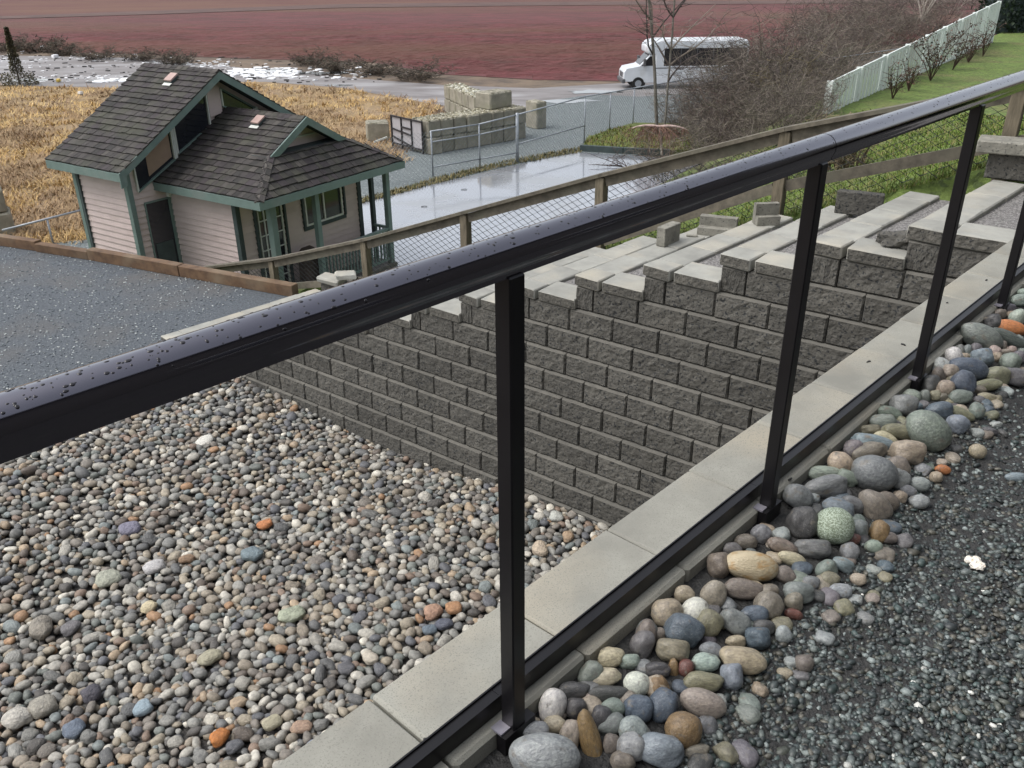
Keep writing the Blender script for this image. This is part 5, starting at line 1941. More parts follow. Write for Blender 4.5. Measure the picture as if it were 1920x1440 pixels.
# block on top near the right end, row behind
c = bL + dv * (LBk * 0.75) + dn * 0.85 + ZUP * (HBk * 2.5)
c = on_plane(934, 168, bL + dn * 0.6, dn)
lock((c[0] + dn[0] * .3, c[1] + dn[1] * .3, ZG + HBk * 2.5), rb + 0.12, (1.35, 0.9, HBk), 'single pale block sitting on top of the long mossy stack', 30)
q0 = at(833, 158, ZG + HBk * 2)
q1 = at(892, 182, ZG + HBk * 2)
ds = q1 - q0
Ls = np.linalg.norm(ds)
ds /= Ls
for k in range(5):
    c = q0 + ds * (k + 0.5) * Ls / 5 + np.array([-ds[1], ds[0], 0]) * 0.45
    for lvl in range(2):
        lock((c[0], c[1], ZG + HBk * (lvl + 0.5)), math.atan2(ds[1], ds[0]), (round(Ls / 5 - 0.03, 3), 1.0, HBk - 0.01), ('%s block of the short row behind the long stack, %s level' % (['farthest', 'second', 'middle', 'fourth', 'nearest'][k], ['ground', 'upper'][lvl])), 40 + k)
c = on_plane(1005, 215, bR + dn * 1.6, dn)
lock((c[0], c[1], ZG + 0.6), rb, (0.6, 0.8, 1.2), 'dark narrow block standing just behind the right end of the stack', 50)
c = at(709, 262, ZG)
lock((c[0], c[1], ZG + 0.4), rb - 0.5, (0.95, 0.8, 0.75), 'lone mossy block standing in dry grass left of the framed panel', 51)
c = at(2, 440, ZG)
lock((c[0] - .1, c[1], ZG + 0.35), 0.5, (0.95, 0.9, 0.68), 'lower of two grey blocks stacked at the far left edge', 52)
lock((c[0] - .15, c[1], ZG + 1.02), 0.55, (0.9, 0.9, 0.64), 'upper of two grey blocks stacked at the far left edge', 53)
# lumps on the tops
items = []
lv = [stone_variant(1, 200 + s, 0.3, 1.2) for s in range(5)]
for k in range(650):
    u_, w_ = rh.uniform(0, LBk), rh.uniform(0.02, 1.18)
    c = bL + dv * u_ + dn * w_ + ZUP * (HBk * 2)
    s = rh.uniform(0.02, 0.055)
    items.append((rh.randrange(5), np.diag([s, s, s * 0.55]), c, lin(*rh.choice([(150, 142, 116), (170, 164, 140), (120, 114, 90), (190, 186, 168), (110, 106, 78)]))))
for k in range(220):
    u_, w_ = rh.uniform(0, Ls), rh.uniform(-.02, 0.92)
    c = q0 + ds * u_ + np.array([-ds[1], ds[0], 0]) * w_
    s = rh.uniform(0.04, 0.10)
    items.append((rh.randrange(5), np.diag([s, s, s * 0.6]), (c[0], c[1], ZG + HBk * 2), lin(*rh.choice([(170, 164, 140), (200, 198, 184), (130, 126, 104)]))))
bulk('crumbs', lv, items, M['chip'], 'stuff', None, smooth=False)

# framed panel at the end of the stack
M['panelm'] = pm('clouded_panel', (0.42, 0.41, 0.43), (0.33, 0.32, 0.34), scale=4, rough=0.35, bump=0.1, stretch=(8, 8, 1))
M['darkframe'] = pm('dark_frame', (0.03, 0.027, 0.03), (0.02, 0.018, 0.02), scale=4, rough=0.6, bump=0.05)
pa, pb = at(738, 276, ZG), at(795, 291, ZG)
pv_ = pb - pa
PL = np.linalg.norm(pv_)
pv_ /= PL
pn = np.array([pv_[1], -pv_[0], 0])
fp = thing('framed_panel', pa, 'dark framed panel of clouded sheets standing at the left end of the block stack', 'panel')
PHT = 1.28
P_ = lambda s, z, o=0.0: pa + pv_ * s + ZUP * z + pn * o
for (s0, s1) in ((0, PL * .33), (PL * .33, PL * .66), (PL * .66, PL)):
    quadpart('sheet', [P_(s0, 0.22), P_(s1, 0.22), P_(s1, PHT), P_(s0, PHT)], pn * 0.01, 'panelm', fp)
for s in (0, PL * .33, PL * .66, PL):
    stick('frame_bar', P_(s, 0.05, .03), P_(s, PHT + .03, .03), 0.06, 0.05, 'darkframe', pv_, fp)
for (a_, b_) in (((0, 0.2), (PL, 0.2)), ((0, PHT), (PL, PHT)), ((0, 0.78), (PL * .66, 0.66)), ((PL * .33, 0.92), (PL * .66, 0.9)), ((0.1, 0.46), (PL * .62, 0.24))):
    stick('frame_bar', P_(*a_, .035), P_(*b_, .035), 0.05, 0.06, 'darkframe', ZUP, fp)
stick('tow_bar', at(702, 278, ZG) + ZUP * .25, P_(-0.12, .42, .2), 0.06, 0.06, 'whiteframe', ZUP, fp)

# ================================================================ chain link fence and gate
cl = thing('chain_link_fence', at(1095, 270, ZG), 'grey galvanised chain link fence with a long gate along the gravel lot', 'fence')
clp = [(690, 352, 283), (812, 332, 255), (900, 316, 236), (970, 306, 215), (1095, 271, 181), (1142, 252, 173), (1186, 240, 165), (1297, 214, 146), (1400, 196, 130), (1507, 178, 116), (1690, 150, 89)]
tops_ = []
bases_ = []
for i, (x, yb, yt) in enumerate(clp):
    b = at(x, yb, ZG)
    nn_ = np.array([ray(x, yb)[0], ray(x, yb)[1], 0]); nn_ /= np.linalg.norm(nn_)
    tp_ = on_plane(x, yt, b, nn_)
    ht = max(1.6, min(2.1, tp_[2] - ZG))
    bases_.append(b)
    tops_.append(np.array([b[0], b[1], ZG + ht]))
for i in range(1, len(clp)):
    m = MB(); m.tube([bases_[i] - ZUP * .1, tops_[i] + ZUP * (.06 if i == 3 else 0.02)], 0.058 if i == 3 else 0.03, 8); m.build('post', M['galv'], cl, smooth=True)
for i in range(1, len(clp) - 1):
    m = MB(); m.tube([tops_[i], tops_[i + 1]], 0.027, 7); m.build('top_rail', M['galv'], cl, smooth=True)
for (f, i0, i1) in ((0.77, 1, 2), (0.77, 2, 3), (0.22, 1, 2), (0.22, 2, 3), (0.40, 3, 4)):
    p = bases_[i0] + (tops_[i0] - bases_[i0]) * f
    q = bases_[i1] + (tops_[i1] - bases_[i1]) * f
    m = MB(); m.tube([p, q], 0.025, 7); m.build('gate_rail' if i1 <= 3 else 'mid_rail', M['galv'], cl, smooth=True)
m = MB()
for i in range(0, len(clp) - 1):
    p, q = bases_[i], bases_[i + 1]
    L = np.linalg.norm(q - p)
    h = min(tops_[i][2], tops_[i + 1][2]) - ZG
    gp_ = 0.16
    s = -h
    dd = (q - p) / L
    while s < L:
        for sg in (0, 1):
            a0, z0, a1, z1 = s, 0.03, s + h, h
            if sg:
                z0, z1 = h, 0.03
            if a0 < 0:
                z0 += (z1 - z0) * (-a0) / (a1 - a0); a0 = 0
            if a1 > L:
                z1 = z0 + (z1 - z0) * (L - a0) / (a1 - a0); a1 = L
            if a1 > a0:
                m.tube([p + dd * a0 + ZUP * z0, p + dd * a1 + ZUP * z1], 0.0045, 3, False)
        s += gp_
m.build('wire_mesh', M['galvmesh'], cl, kind='stuff')
# thin grass line at the edge of the pad
items = []
for k in range(3000):
    f = rg.random()
    x = 660 + (1090 - 660) * f
    y = np.interp(x, [660, 812, 900, 970, 1090], [388, 347, 324, 308, 286]) - rg.uniform(-1, 9)
    p = at(x, y, ZG)
    h = rg.uniform(0.04, 0.16)
    A = np.array(Matrix.Rotation(rg.uniform(0, 6.28), 3, 'Z') @ Matrix.Rotation(rg.uniform(-.9, .1), 3, 'X')) @ np.diag([0.02, h * 0.6, h])
    items.append((0, A, (p[0], p[1], ZG + 0.03), lin(*rg.choice([(120, 112, 80), (104, 98, 72), (140, 128, 92), (92, 96, 62)]))))
bulk('dead_grass', [blade], items, M['leaf'], 'stuff', None, smooth=False)

# ================================================================ white fence on the lawn
M['white'] = pm('white_vinyl', (0.74, 0.78, 0.76), (0.56, 0.62, 0.58), mix=(0.3, 0.7), stretch=(6, 6, 0.5), rnd=0.08, scale=1.5, detail=6, rough=0.5, bump=0.05)
wf = thing('white_fence', (8.3, 23.6, 0.5), 'white vertical board fence climbing the lawn beside bare shrubs', 'fence')
WA, WB = np.array([8.3, 23.58, 0]), np.array([22.0, 42.4, 0])
wd = WB - WA
WL_ = np.linalg.norm(wd)
wd /= WL_
wnn = np.array([-wd[1], wd[0], 0])
nseg = 9
wtop = lambda s: on_plane(1553 + (1876 - 1553) * ((lambda q: q)(0)), 155, WA, wnn)[2] if False else None
tA = on_plane(1553, 156, WA, wnn)[2]
tB = on_plane(1874, 3, WA, wnn)
sB = (tB - WA) @ wd
zt_ = lambda s: tA + (tB[2] - tA) * s / sB
zb_ = lambda s: terrain_z(*(WA + wd * s)[:2]) - 0.05
for k in range(nseg + 1):
    s = sB * k / nseg
    m = MB()
    c = WA + wd * s
    zz0, zz1 = zb_(s) - 0.3, zt_(s) + 0.03
    m.box((c[0], c[1], (zz0 + zz1) / 2), wd * 0.075, wnn * 0.085, ZUP * (zz1 - zz0) / 2)
    m.build('post', M['white'], wf)
for k in range(nseg):
    s0, s1 = sB * k / nseg + .07, sB * (k + 1) / nseg - .07
    for (dz, hh) in ((-0.03, 0.10), (-1.35, 0.10)):
        stick('rail', WA + wd * s0 + ZUP * (zt_(s0) + dz), WA + wd * s1 + ZUP * (zt_(s1) + dz), 0.05, hh, 'white', ZUP, wf)
s = 0.09
while s < sB:
    c0, c1 = WA + wd * s, WA + wd * (s + 0.168)
    z0, z1 = zb_(s), zt_(s) - 0.08
    m = MB()
    m.box(((c0 + c1) / 2) * np.array([1, 1, 0]) - wnn * (0.03 if int(s / 0.172) % 2 else 0.0) + ZUP * (z0 + z1) / 2, wd * 0.079, wnn * 0.012, ZUP * (z1 - z0) / 2)
    m.build('board', M['white'], wf)
    s += 0.172

# gutter downspout, porch lamp and chimney flashing of the cabin
stick('downspout', hp(MB0 - .03, MAK - 0.12, ZG + .05), hp(MB0 - .03, MAK - 0.12, ZM - .18), 0.07, 0.07, 'darktrim', HB_)
stick('downspout', hp(4.27, AW + .06, ZG + .05), hp(4.27, AW + .06, ZE - .15), 0.06, 0.06, 'darktrim', HB_)
m = MB()
m.box(hp(0.28, MAF - .08, -0.42), HB_ * .04, HA_ * .05, ZUP * .05)
m.build('wall_lamp', M['whiteframe'], cabin)
quadpart('rake_end', [hp(MBE - .04, MA0 - .02, ZM + .01), hp(MBE + .12, MA0 - .02, ZM + .09), hp(MBE + .12, MA0 - .02, ZM - .26), hp(MBE - .04, MA0 - .02, ZM - .30)], -HA_ * 0.03, 'trim')

# ================================================================ bare shrubs and trees
M['bark'] = pm('bark', (0.115, 0.095, 0.08), (0.065, 0.054, 0.047), scale=9, rough=0.9, bump=0.3, bscale=30, bdist=0.01)
M['twig'] = pm('twigs', (1.0, 1.0, 1.0), (0.75, 0.75, 0.75), scale=6, rough=0.85, bump=0, attr=True, world_coords=True)
M['palebark'] = pm('pale_bark', (0.42, 0.38, 0.33), (0.24, 0.21, 0.18), scale=9, rough=0.8, bump=0.2)
M['pinkbark'] = pm('pinkish_bark', (0.50, 0.38, 0.35), (0.30, 0.21, 0.18), scale=9, rough=0.8, bump=0.2)
M['treebark'] = pm('grey_bark', (0.19, 0.175, 0.15), (0.11, 0.10, 0.085), scale=7, rough=0.9, bump=0.4, bscale=20, bdist=0.01)


def ground_hit(px, py):
    r = ray(px, py)
    r = r / np.linalg.norm(r)
    t = 6.0
    while t < 140:
        p = CAM + r * t
        if p[2] < terrain_z(p[0], p[1]):
            return np.array([p[0], p[1], terrain_z(p[0], p[1])])
        t += 0.12
    return at(px, py, ZG)


def limb(m, p, d, L, r0, rng, seg, kink, grav=0.0, col=None, sides=3, r1=None):
    pts, d = [np.array(p, float)], np.array(d, float)
    for i in range(seg):
        d = d + np.array([rng.gauss(0, kink), rng.gauss(0, kink), rng.gauss(0, kink) + grav])
        d /= np.linalg.norm(d)
        pts.append(pts[-1] + d * L / seg)
    r1 = r0 * 0.35 if r1 is None else r1
    m.tube(pts, [r0 + (r1 - r0) * i / seg for i in range(seg + 1)], sides, False, col)
    return pts


TW = [lin(92, 82, 76), lin(80, 72, 66), lin(106, 96, 86), lin(86, 76, 74), lin(70, 64, 60), lin(126, 116, 106), lin(94, 92, 76), lin(142, 132, 122)]


def shrub_meshes(seed, H=2.6, W=1.5, stems=22, tint=None, tr=0.0055):
    rng = random.Random(seed)
    ms, mt = MB(), MB()
    for s in range(stems):
        a = rng.uniform(0, 6.28)
        e = rng.uniform(0.15, 0.85) * W / 1.5
        d = np.array([math.cos(a) * e, math.sin(a) * e, 1.0])
        b = np.array([math.cos(a), math.sin(a), 0]) * rng.uniform(0, 0.35) * W
        L = H * rng.uniform(0.6, 1.1)
        c = rng.choice(tint or TW)
        pts = limb(ms, b, d, L, rng.uniform(0.010, 0.02), rng, 6, 0.13, -0.02, c, 3, 0.005)
        for k in range(9):
            i = rng.randint(1, 6)
            q = pts[i]
            a2 = rng.uniform(0, 6.28)
            d2 = np.array([math.cos(a2), math.sin(a2), rng.uniform(-0.1, 1.0)])
            p2 = limb(mt, q, d2, L * rng.uniform(0.18, 0.42), tr * 1.3, rng, 3, 0.22, 0, rng.choice(tint or TW), 3, tr * 0.7)
            for j in range(3):
                a3 = rng.uniform(0, 6.28)
                d3 = np.array([math.cos(a3), math.sin(a3), rng.uniform(-.3, .9)])
                limb(mt, p2[rng.randint(1, 3)], d3, L * rng.uniform(0.08, 0.2), tr, rng, 2, 0.25, 0, rng.choice(tint or TW), 3, tr * 0.6)
    a_ = ms.mesh('stems')
    b_ = mt.mesh('twigs')
    a_.materials.append(M['twig'])
    b_.materials.append(M['twig'])
    return a_, b_


SV = [shrub_meshes(300 + k, 2.6, 1.6, 22) for k in range(5)]
SR = shrub_meshes(320, 2.4, 1.6, 20, [lin(112, 80, 76), lin(98, 70, 68), lin(120, 96, 86)])
SG = shrub_meshes(321, 2.8, 1.4, 20, [lin(126, 112, 66), lin(110, 98, 60), lin(96, 84, 58)])
re_ = random.Random(66)


def shrub(p, var, sc_, rz, label, group='bare shrubs of the thicket', name='bare_shrub', sz=None):
    r = thing(name, p, label, 'shrub', group)
    r.rotation_euler = (0, 0, rz)
    r.scale = (sc_, sc_, sz or sc_)
    for nm, me in zip(('stems', 'twigs'), var):
        o = bpy.data.objects.new(nm, me)
        COL.objects.link(o)
        o.parent = r
        o['kind'] = 'stuff'
    return r


thick = []
for (x, y, v, s) in ((1275, 246, 0, .62), (1305, 258, 1, .75), (1340, 240, 2, .85), (1380, 262, 3, .85), (1420, 238, 4, .95), (1355, 282, 1, .7), (1400, 292, 0, .75), (1440, 270, 2, .9), (1475, 255, 3, 1.0), (1462, 222, 0, 1.1), (1500, 235, 1, 1.1),
                     (1392, 222, 2, 1.0), (1332, 222, 4, .85), (1520, 255, 4, .95), (1430, 300, 3, .72), (1538, 228, 2, 1.15), (1312, 290, 3, .55), (1555, 215, 1, 1.15), (1490, 215, 4, 1.2), (1368, 205, 0, .95), (1430, 205, 1, 1.15), (1262, 262, 4, .5), (1350, 308, 2, .5), (1480, 285, 1, .7),
                     (1520, 205, 3, 1.2), (1300, 228, 2, .65), (1405, 258, 2, .9), (1448, 245, 1, 1.0), (1360, 252, 4, .85), (1505, 265, 2, .8), (1420, 280, 1, .8), (1325, 275, 4, .6), (1465, 290, 0, .7), (1400, 190, 3, 1.0), (1450, 188, 2, 1.2), (1395, 236, 0, 1.15), (1425, 222, 3, 1.25), (1372, 232, 1, 1.05), (1455, 232, 4, 1.3)):
    p = at(x, y, ZG)
    p[2] = max(p[2], terrain_z(p[0], p[1]))
    thick.append((shrub(p, SV[v], s * 1.22, re_.uniform(0, 6.28), 'shrub', sz=s * 1.3), 'thick', x))
rank_labels(thick, lambda k, i, n: '%s tangled leafless shrub from the left in the thicket beyond the wet pad' % ordw(i))
shrub(ground_hit(1345, 262), SR, 0.8, 0.4, 'reddish purple leafless shrub in the middle of the thicket')
shrub(at(1468, 250, ZG), SG, 1.05, 2.0, 'yellowish olive stemmed tall shrub in the thicket left of the white fence')
shrub(at(1300, 226, ZG), SR, 0.62, 1.9, 'low reddish shrub close behind the pale weeping tree')
bank_l = []
for k, (x, y, s) in enumerate(((1505, 222, .5), (1530, 215, .5), (1490, 238, .5), (1520, 240, .45), (1470, 250, .5), (1440, 262, .45), (1495, 258, .4), (1410, 272, .42))):
    p = ground_hit(x, y)
    bank_l.append((shrub(p, SV[k % 5], s, re_.uniform(0, 6.28), 'shrub'), 'bank', x))
rank_labels(bank_l, lambda k, i, n: '%s low leafless shrub from the left along the top of the green bank' % ordw(i))
thick = []
for (x, y, v, s) in ((1510, 118, 0, 1.5), (1545, 100, 1, 1.7), (1580, 92, 2, 1.6), (1615, 84, 3, 1.7), (1650, 70, 4, 1.8), (1600, 55, 0, 1.8), (1690, 58, 1, 1.9), (1730, 44, 2, 2.0), (1560, 60, 3, 1.8), (1655, 36, 4, 2.0), (1780, 28, 0, 2.0), (1820, 18, 1, 2.0), (1580, 130, 2, 1.2), (1640, 105, 3, 1.4), (1700, 85, 0, 1.4), (1510, 78, 4, 1.6),
                     (1760, 60, 1, 1.6), (1490, 140, 2, 1.2), (1530, 145, 1, 1.3), (1620, 30, 2, 2.1), (1720, 14, 3, 2.2), (1540, 78, 1, 1.8), (1575, 112, 0, 1.4), (1610, 110, 3, 1.3), (1670, 86, 2, 1.5), (1630, 75, 1, 1.8), (1705, 68, 0, 1.7), (1740, 74, 4, 1.4)):
    p = at(x, y, ZG)
    thick.append((shrub(p, SV[v], s, re_.uniform(0, 6.28), 'shrub', sz=s * 0.8), 'far', x))
rank_labels(thick, lambda k, i, n: '%s leafless shrub from the left in the far thicket behind the white fence' % ordw(i))
# low dark shrubs along the near edge of the red field
DKC = [lin(80, 72, 64), lin(68, 64, 56), lin(94, 80, 70), lin(76, 74, 58), lin(104, 90, 78)]
SD = [shrub_meshes(340 + k, 1.5, 2.6, 34, DKC, 0.016) for k in range(3)]
for k, (x, y, s, lab) in enumerate(((22, 96, 1.3, 'leftmost dark shrub clump at the near edge of the red field'), (70, 98, 1.5, 'second dark shrub clump from the left along the red field'), (118, 104, 1.2, 'third dark shrub clump from the left along the red field'), (182, 112, 1.1, 'dark shrub clump along the red field above the cabin roof left end'),
                                    (262, 114, 1.1, 'dark shrub clump along the red field behind the cabin roof vent'), (330, 122, 1.2, 'dark shrub clump along the red field above the cabin ridge'), (585, 122, 1.2, 'dark shrub clump along the red field right of the cabin gable'),
                                    (640, 134, 1.2, 'dark shrub clump beside the track left of the block stack'), (705, 140, 1.1, 'dark shrub clump beside the track nearest to it on the left of the stack'), (780, 150, 1.3, 'dark shrub clump beside the track just left of the block stack'))):
    shrub(at(x, y, ZG), SD[k % 3], s * .95, re_.uniform(0, 6.28), lab, 'dark shrubs along the red field', sz=s * .58)
# two bare trees
def bare_tree(px, py, H, r0, label, seed, lean):
    rng = random.Random(seed)
    b = ground_hit(px, py)
    t = thing('bare_tree', b, label, 'tree', 'bare young trees by the chain link fence')
    m = MB()
    pts = limb(m, b, np.array([lean, 0, 1.0]), H, r0, rng, 14, 0.025, 0, None, 7, 0.03)
    m.build('trunk', M['treebark'], t, smooth=True)
    for k in range(9):
        i = rng.randint(4, 12)
        a = rng.uniform(0, 6.28)
        mm = MB()
        c = rng.choice(TW)
        p2 = limb(mm, pts[i], np.array([math.cos(a) * 0.75, math.sin(a) * 0.75, rng.uniform(.5, 1.1)]), rng.uniform(1.4, 2.8), 0.04, rng, 6, 0.10, 0.03, c, 5, 0.012)
        for j in range(8):
            a3 = rng.uniform(0, 6.28)
            p3 = limb(mm, p2[rng.randint(1, 6)], np.array([math.cos(a3), math.sin(a3), rng.uniform(.0, .9)]), rng.uniform(.5, 1.2), 0.014, rng, 4, 0.16, 0, c, 3, 0.006)
            for q in range(3):
                a4 = rng.uniform(0, 6.28)
                limb(mm, p3[rng.randint(1, 4)], np.array([math.cos(a4), math.sin(a4), rng.uniform(-.2, .8)]), rng.uniform(.2, .5), 0.008, rng, 2, 0.2, 0, c, 3, 0.005)
        mm.build('branch', M['twig'], t)


bare_tree(1231, 262, 9.5, 0.078, 'bare grey trunked tree standing before the white bus, left of the pair', 5, -0.035)
bare_tree(1243, 266, 8.5, 0.048, 'thinner bare tree before the white bus, right of the pair', 6, 0.015)
# low bare bush with spreading branches behind the wooden fence, over the wet pad
bb = ground_hit(1180, 318)
r = thing('spreading_bush', bb, 'low leafless bush with wide dark branches hanging over the wet concrete pad', 'shrub')
rng2 = random.Random(12)
for k in range(9):
    a = rng2.uniform(0, 6.28)
    mm = MB()
    c = lin(66, 52, 48)
    p2 = limb(mm, bb, np.array([math.cos(a), math.sin(a), rng2.uniform(.1, .5)]), rng2.uniform(1.0, 1.8), 0.02, rng2, 6, 0.18, 0.02, c, 4, 0.007)
    for j in range(9):
        a3 = rng2.uniform(0, 6.28)
        limb(mm, p2[rng2.randint(1, 6)], np.array([math.cos(a3), math.sin(a3), rng2.uniform(.0, .9)]), rng2.uniform(.25, .7), 0.009, rng2, 4, 0.2, 0, c, 3, 0.004)
    mm.build('branch', M['twig'], r)
# twiggy bush with dry stalks on the lawn under the handrail
sb = ground_hit(1572, 322)
shrub(sb, shrub_meshes(355, 0.62, 0.7, 34, [lin(150, 134, 108), lin(120, 106, 88), lin(96, 84, 72)], 0.003), 1.0, 0, 'small clump of pale dry stalks on the lawn seen under the handrail')
for (x, y, s) in ((1465, 345, .3), (1330, 345, .42), (1245, 345, .38), (1285, 372, .3)):
    p = ground_hit(x, y)
    shrub(p, SV[int(x) % 5], s, re_.uniform(0, 6.28), '%s low twiggy shrub on the green bank just beyond the wooden fence' % {1465: 'rightmost', 1330: 'second from right', 1245: 'leftmost', 1285: 'nearest'}[x], 'low shrubs on the bank')
# birch like pale stems at the top right
bz = at(1728, 40, ZG + 1.5)
r = thing('pale_tree', bz, 'small forked tree with pale bare stems above the white fence', 'tree')
for k in range(5):
    a = 1.3 * k
    mm = MB()
    p2 = limb(mm, bz, np.array([math.cos(a) * .35, math.sin(a) * .35, 1]), 3.2, 0.075, rng2, 6, 0.06, 0.0, None, 5, 0.02)
    for j in range(6):
        a3 = rng2.uniform(0, 6.28)
        limb(mm, p2[rng2.randint(2, 6)], np.array([math.cos(a3) * .7, math.sin(a3) * .7, 1]), rng2.uniform(.6, 1.4), 0.025, rng2, 4, 0.12, 0, None, 4, 0.008)
    mm.build('stem', M['palebark'], r)

# weeping tree with a pale umbrella of limbs, on its grass bed
bed = [g(1094, 281), g(1100, 266), g(1186, 238), g(1300, 240), g(1345, 262), g(1340, 290), g(1250, 291)][::-1]
M['bedgrass'] = pm('bed_grass', (0.125, 0.165, 0.045), (0.10, 0.10, 0.045), mix=(0.35, 0.65), scale=1.6, detail=8, rough=0.95, bump=1.0, bscale=9, bdist=0.08, world_coords=True, stain=(0.12, 0.085, 0.05), stscale=0.8, stthr=(0.5, 0.7))
m = MB(); m.prism(bed, ZG - 0.1, ZG + 0.20); m.build('grass_bed_ground', M['bedgrass'], kind='structure')
items = []
for k in range(5000):
    x, y = rg.uniform(1094, 1340), rg.uniform(238, 290)
    p = at(x, y, ZG + .2)
    if not inside(bed, p[0], p[1]):
        continue
    h = rg.uniform(0.06, 0.2)
    A = np.array(Matrix.Rotation(rg.uniform(0, 6.28), 3, 'Z') @ Matrix.Rotation(rg.uniform(-.9, .1), 3, 'X')) @ np.diag([0.025, h * 0.6, h])
    items.append((0, A, (p[0], p[1], ZG + .18), lin(*rg.choice([(112, 122, 58), (92, 108, 46), (130, 128, 72), (104, 92, 60)]))))
bulk('bed_grass', [blade], items, M['leaf'], 'stuff', None, smooth=False)
bt = thing('bed_edging', (*g(1170, 286), ZG), 'dark timber edging in front of the small grass bed by the pad', 'timber edging')
for (pq) in ((g(1088, 284), g(1168, 289)), (g(1169, 289), g(1256, 293))):
    m = MB(); m.bar(np.array([*pq[0], ZG + .13]), np.array([*pq[1], ZG + .13]), 0.16, 0.26); m.build('sleeper', M['darktrim'], bt)
wb_ = at(1241, 291, ZG + .2)
wt = thing('weeping_tree', wb_, 'small weeping tree whose pale pink top arches over the grass bed', 'tree')
m = MB()
tp0 = on_plane(1236, 238, wb_, np.array([wb_[0], wb_[1], 0]) / np.linalg.norm(wb_))
limb(m, wb_, (tp0 - wb_) / np.linalg.norm(tp0 - wb_), np.linalg.norm(tp0 - wb_), 0.05, random.Random(2), 6, 0.02, 0, None, 7, 0.045)
m.build('trunk', M['palebark'], wt, smooth=True)
rw = random.Random(19)
vd = np.array([wb_[0], wb_[1], 0]) / np.linalg.norm(wb_[:2])
hd_ = np.array([vd[1], -vd[0], 0])
for k in range(12):
    a = 6.28 * k / 12 + rw.uniform(-.2, .2)
    main = k in (0, 6)
    if main:
        a = 0.0 if k == 0 else math.pi
    dr_ = hd_ * math.cos(a) + vd * math.sin(a)
    mm = MB()
    pts, d, q = [tp0], dr_ + ZUP * 0.20, tp0.copy()
    for i in range(7):
        q = q + d / np.linalg.norm(d) * (0.15 if main else 0.12)
        d = d + np.array([rw.gauss(0, .04), rw.gauss(0, .04), -0.09 if main else -0.17])
        pts.append(q.copy())
    if main:
        mm.tube(pts, [0.055, 0.055, 0.05, 0.046, 0.04, 0.034, 0.025, 0.015], 7, False)
    else:
        mm.tube(pts, [0.02 - 0.002 * i for i in range(8)], 5, False, lin(112, 84, 72))
    mm.build('limb', M['pinkbark'] if main else M['twig'], wt, smooth=True)
    mt_ = MB()
    for j in range(30):
        s0 = pts[rw.randint(2, 7)]
        limb(mt_, s0, dr_ * .5 + np.array([rw.gauss(0, .4), rw.gauss(0, .4), -.2]), rw.uniform(.3, .95), 0.008, rw, 5, 0.12, -0.28, lin(112, 84, 72), 3, 0.004)
    mt_.build('twigs', M['twig'], wt, kind='stuff')

# ================================================================ leafy shrubs along the white fence, hedge
M['shrubleaf'] = pm('shrub_leaves', (1.05, 1.05, 1.05), (0.7, 0.7, 0.7), scale=6, rough=0.6, bump=0, attr=True, world_coords=True)
leaf = (np.array([[0, -0.5, 0], [0.5, 0, 0.08], [0, 0.7, 0], [-0.5, 0, 0.08]]), np.array([[0, 1, 2], [0, 2, 3]]))
rl = random.Random(23)
for (s, w, hh, n, lab) in ((8.2, 0.9, 1.75, 330, 'tallest dark leafy shrub at the middle of the white fence'), (3.6, 0.7, 1.0, 40, 'thin leafy shrub near the left end of the white fence'), (5.4, 0.6, 0.85, 40, 'small leafy shrub second from the left along the white fence'), (11.5, 0.8, 1.15, 70, 'leafy shrub right of the tallest along the white fence'),
                            (14.2, 0.8, 1.15, 60, 'leafy shrub second from the far end of the white fence'), (17.0, 0.9, 1.2, 60, 'leafy shrub nearest the far end of the white fence')):
    c = WA + wd * s - wnn * 0.75
    z0 = terrain_z(c[0], c[1])
    b = np.array([c[0], c[1], z0])
    t = thing('leafy_shrub', b, lab, 'shrub', 'leafy shrubs along the white fence')
    mm = MB()
    tips = []
    for k in range(7):
        a = rl.uniform(0, 6.28)
        pts = limb(mm, b, np.array([math.cos(a) * .35, math.sin(a) * .35, 1]), hh * rl.uniform(.7, 1.05), 0.022, rl, 6, 0.12, 0, lin(82, 66, 56), 3, 0.008)
        for j in range(7):
            a2 = rl.uniform(0, 6.28)
            tips += limb(mm, pts[rl.randint(2, 6)], np.array([math.cos(a2), math.sin(a2), .5]), hh * .28, 0.010, rl, 3, 0.2, 0, lin(82, 66, 56), 3, 0.005)[1:]
    mm.build('stems', M['twig'], t)
    items = []
    for k in range(n * 2):
        p = rl.choice(tips) + np.array([rl.gauss(0, .05), rl.gauss(0, .05), rl.gauss(0, .05)])
        A = np.array(Matrix.Rotation(rl.uniform(0, 6.28), 3, 'Z') @ Matrix.Rotation(rl.uniform(-1.4, 1.4), 3, 'X')) * rl.uniform(0.035, 0.075)
        items.append((0, A, p, lin(*rl.choice([(70, 58, 48), (84, 62, 50), (62, 60, 46), (96, 70, 54), (54, 50, 42)]))))
    bulk('leaves', [leaf], items, M['shrubleaf'], 'stuff', t, smooth=False)
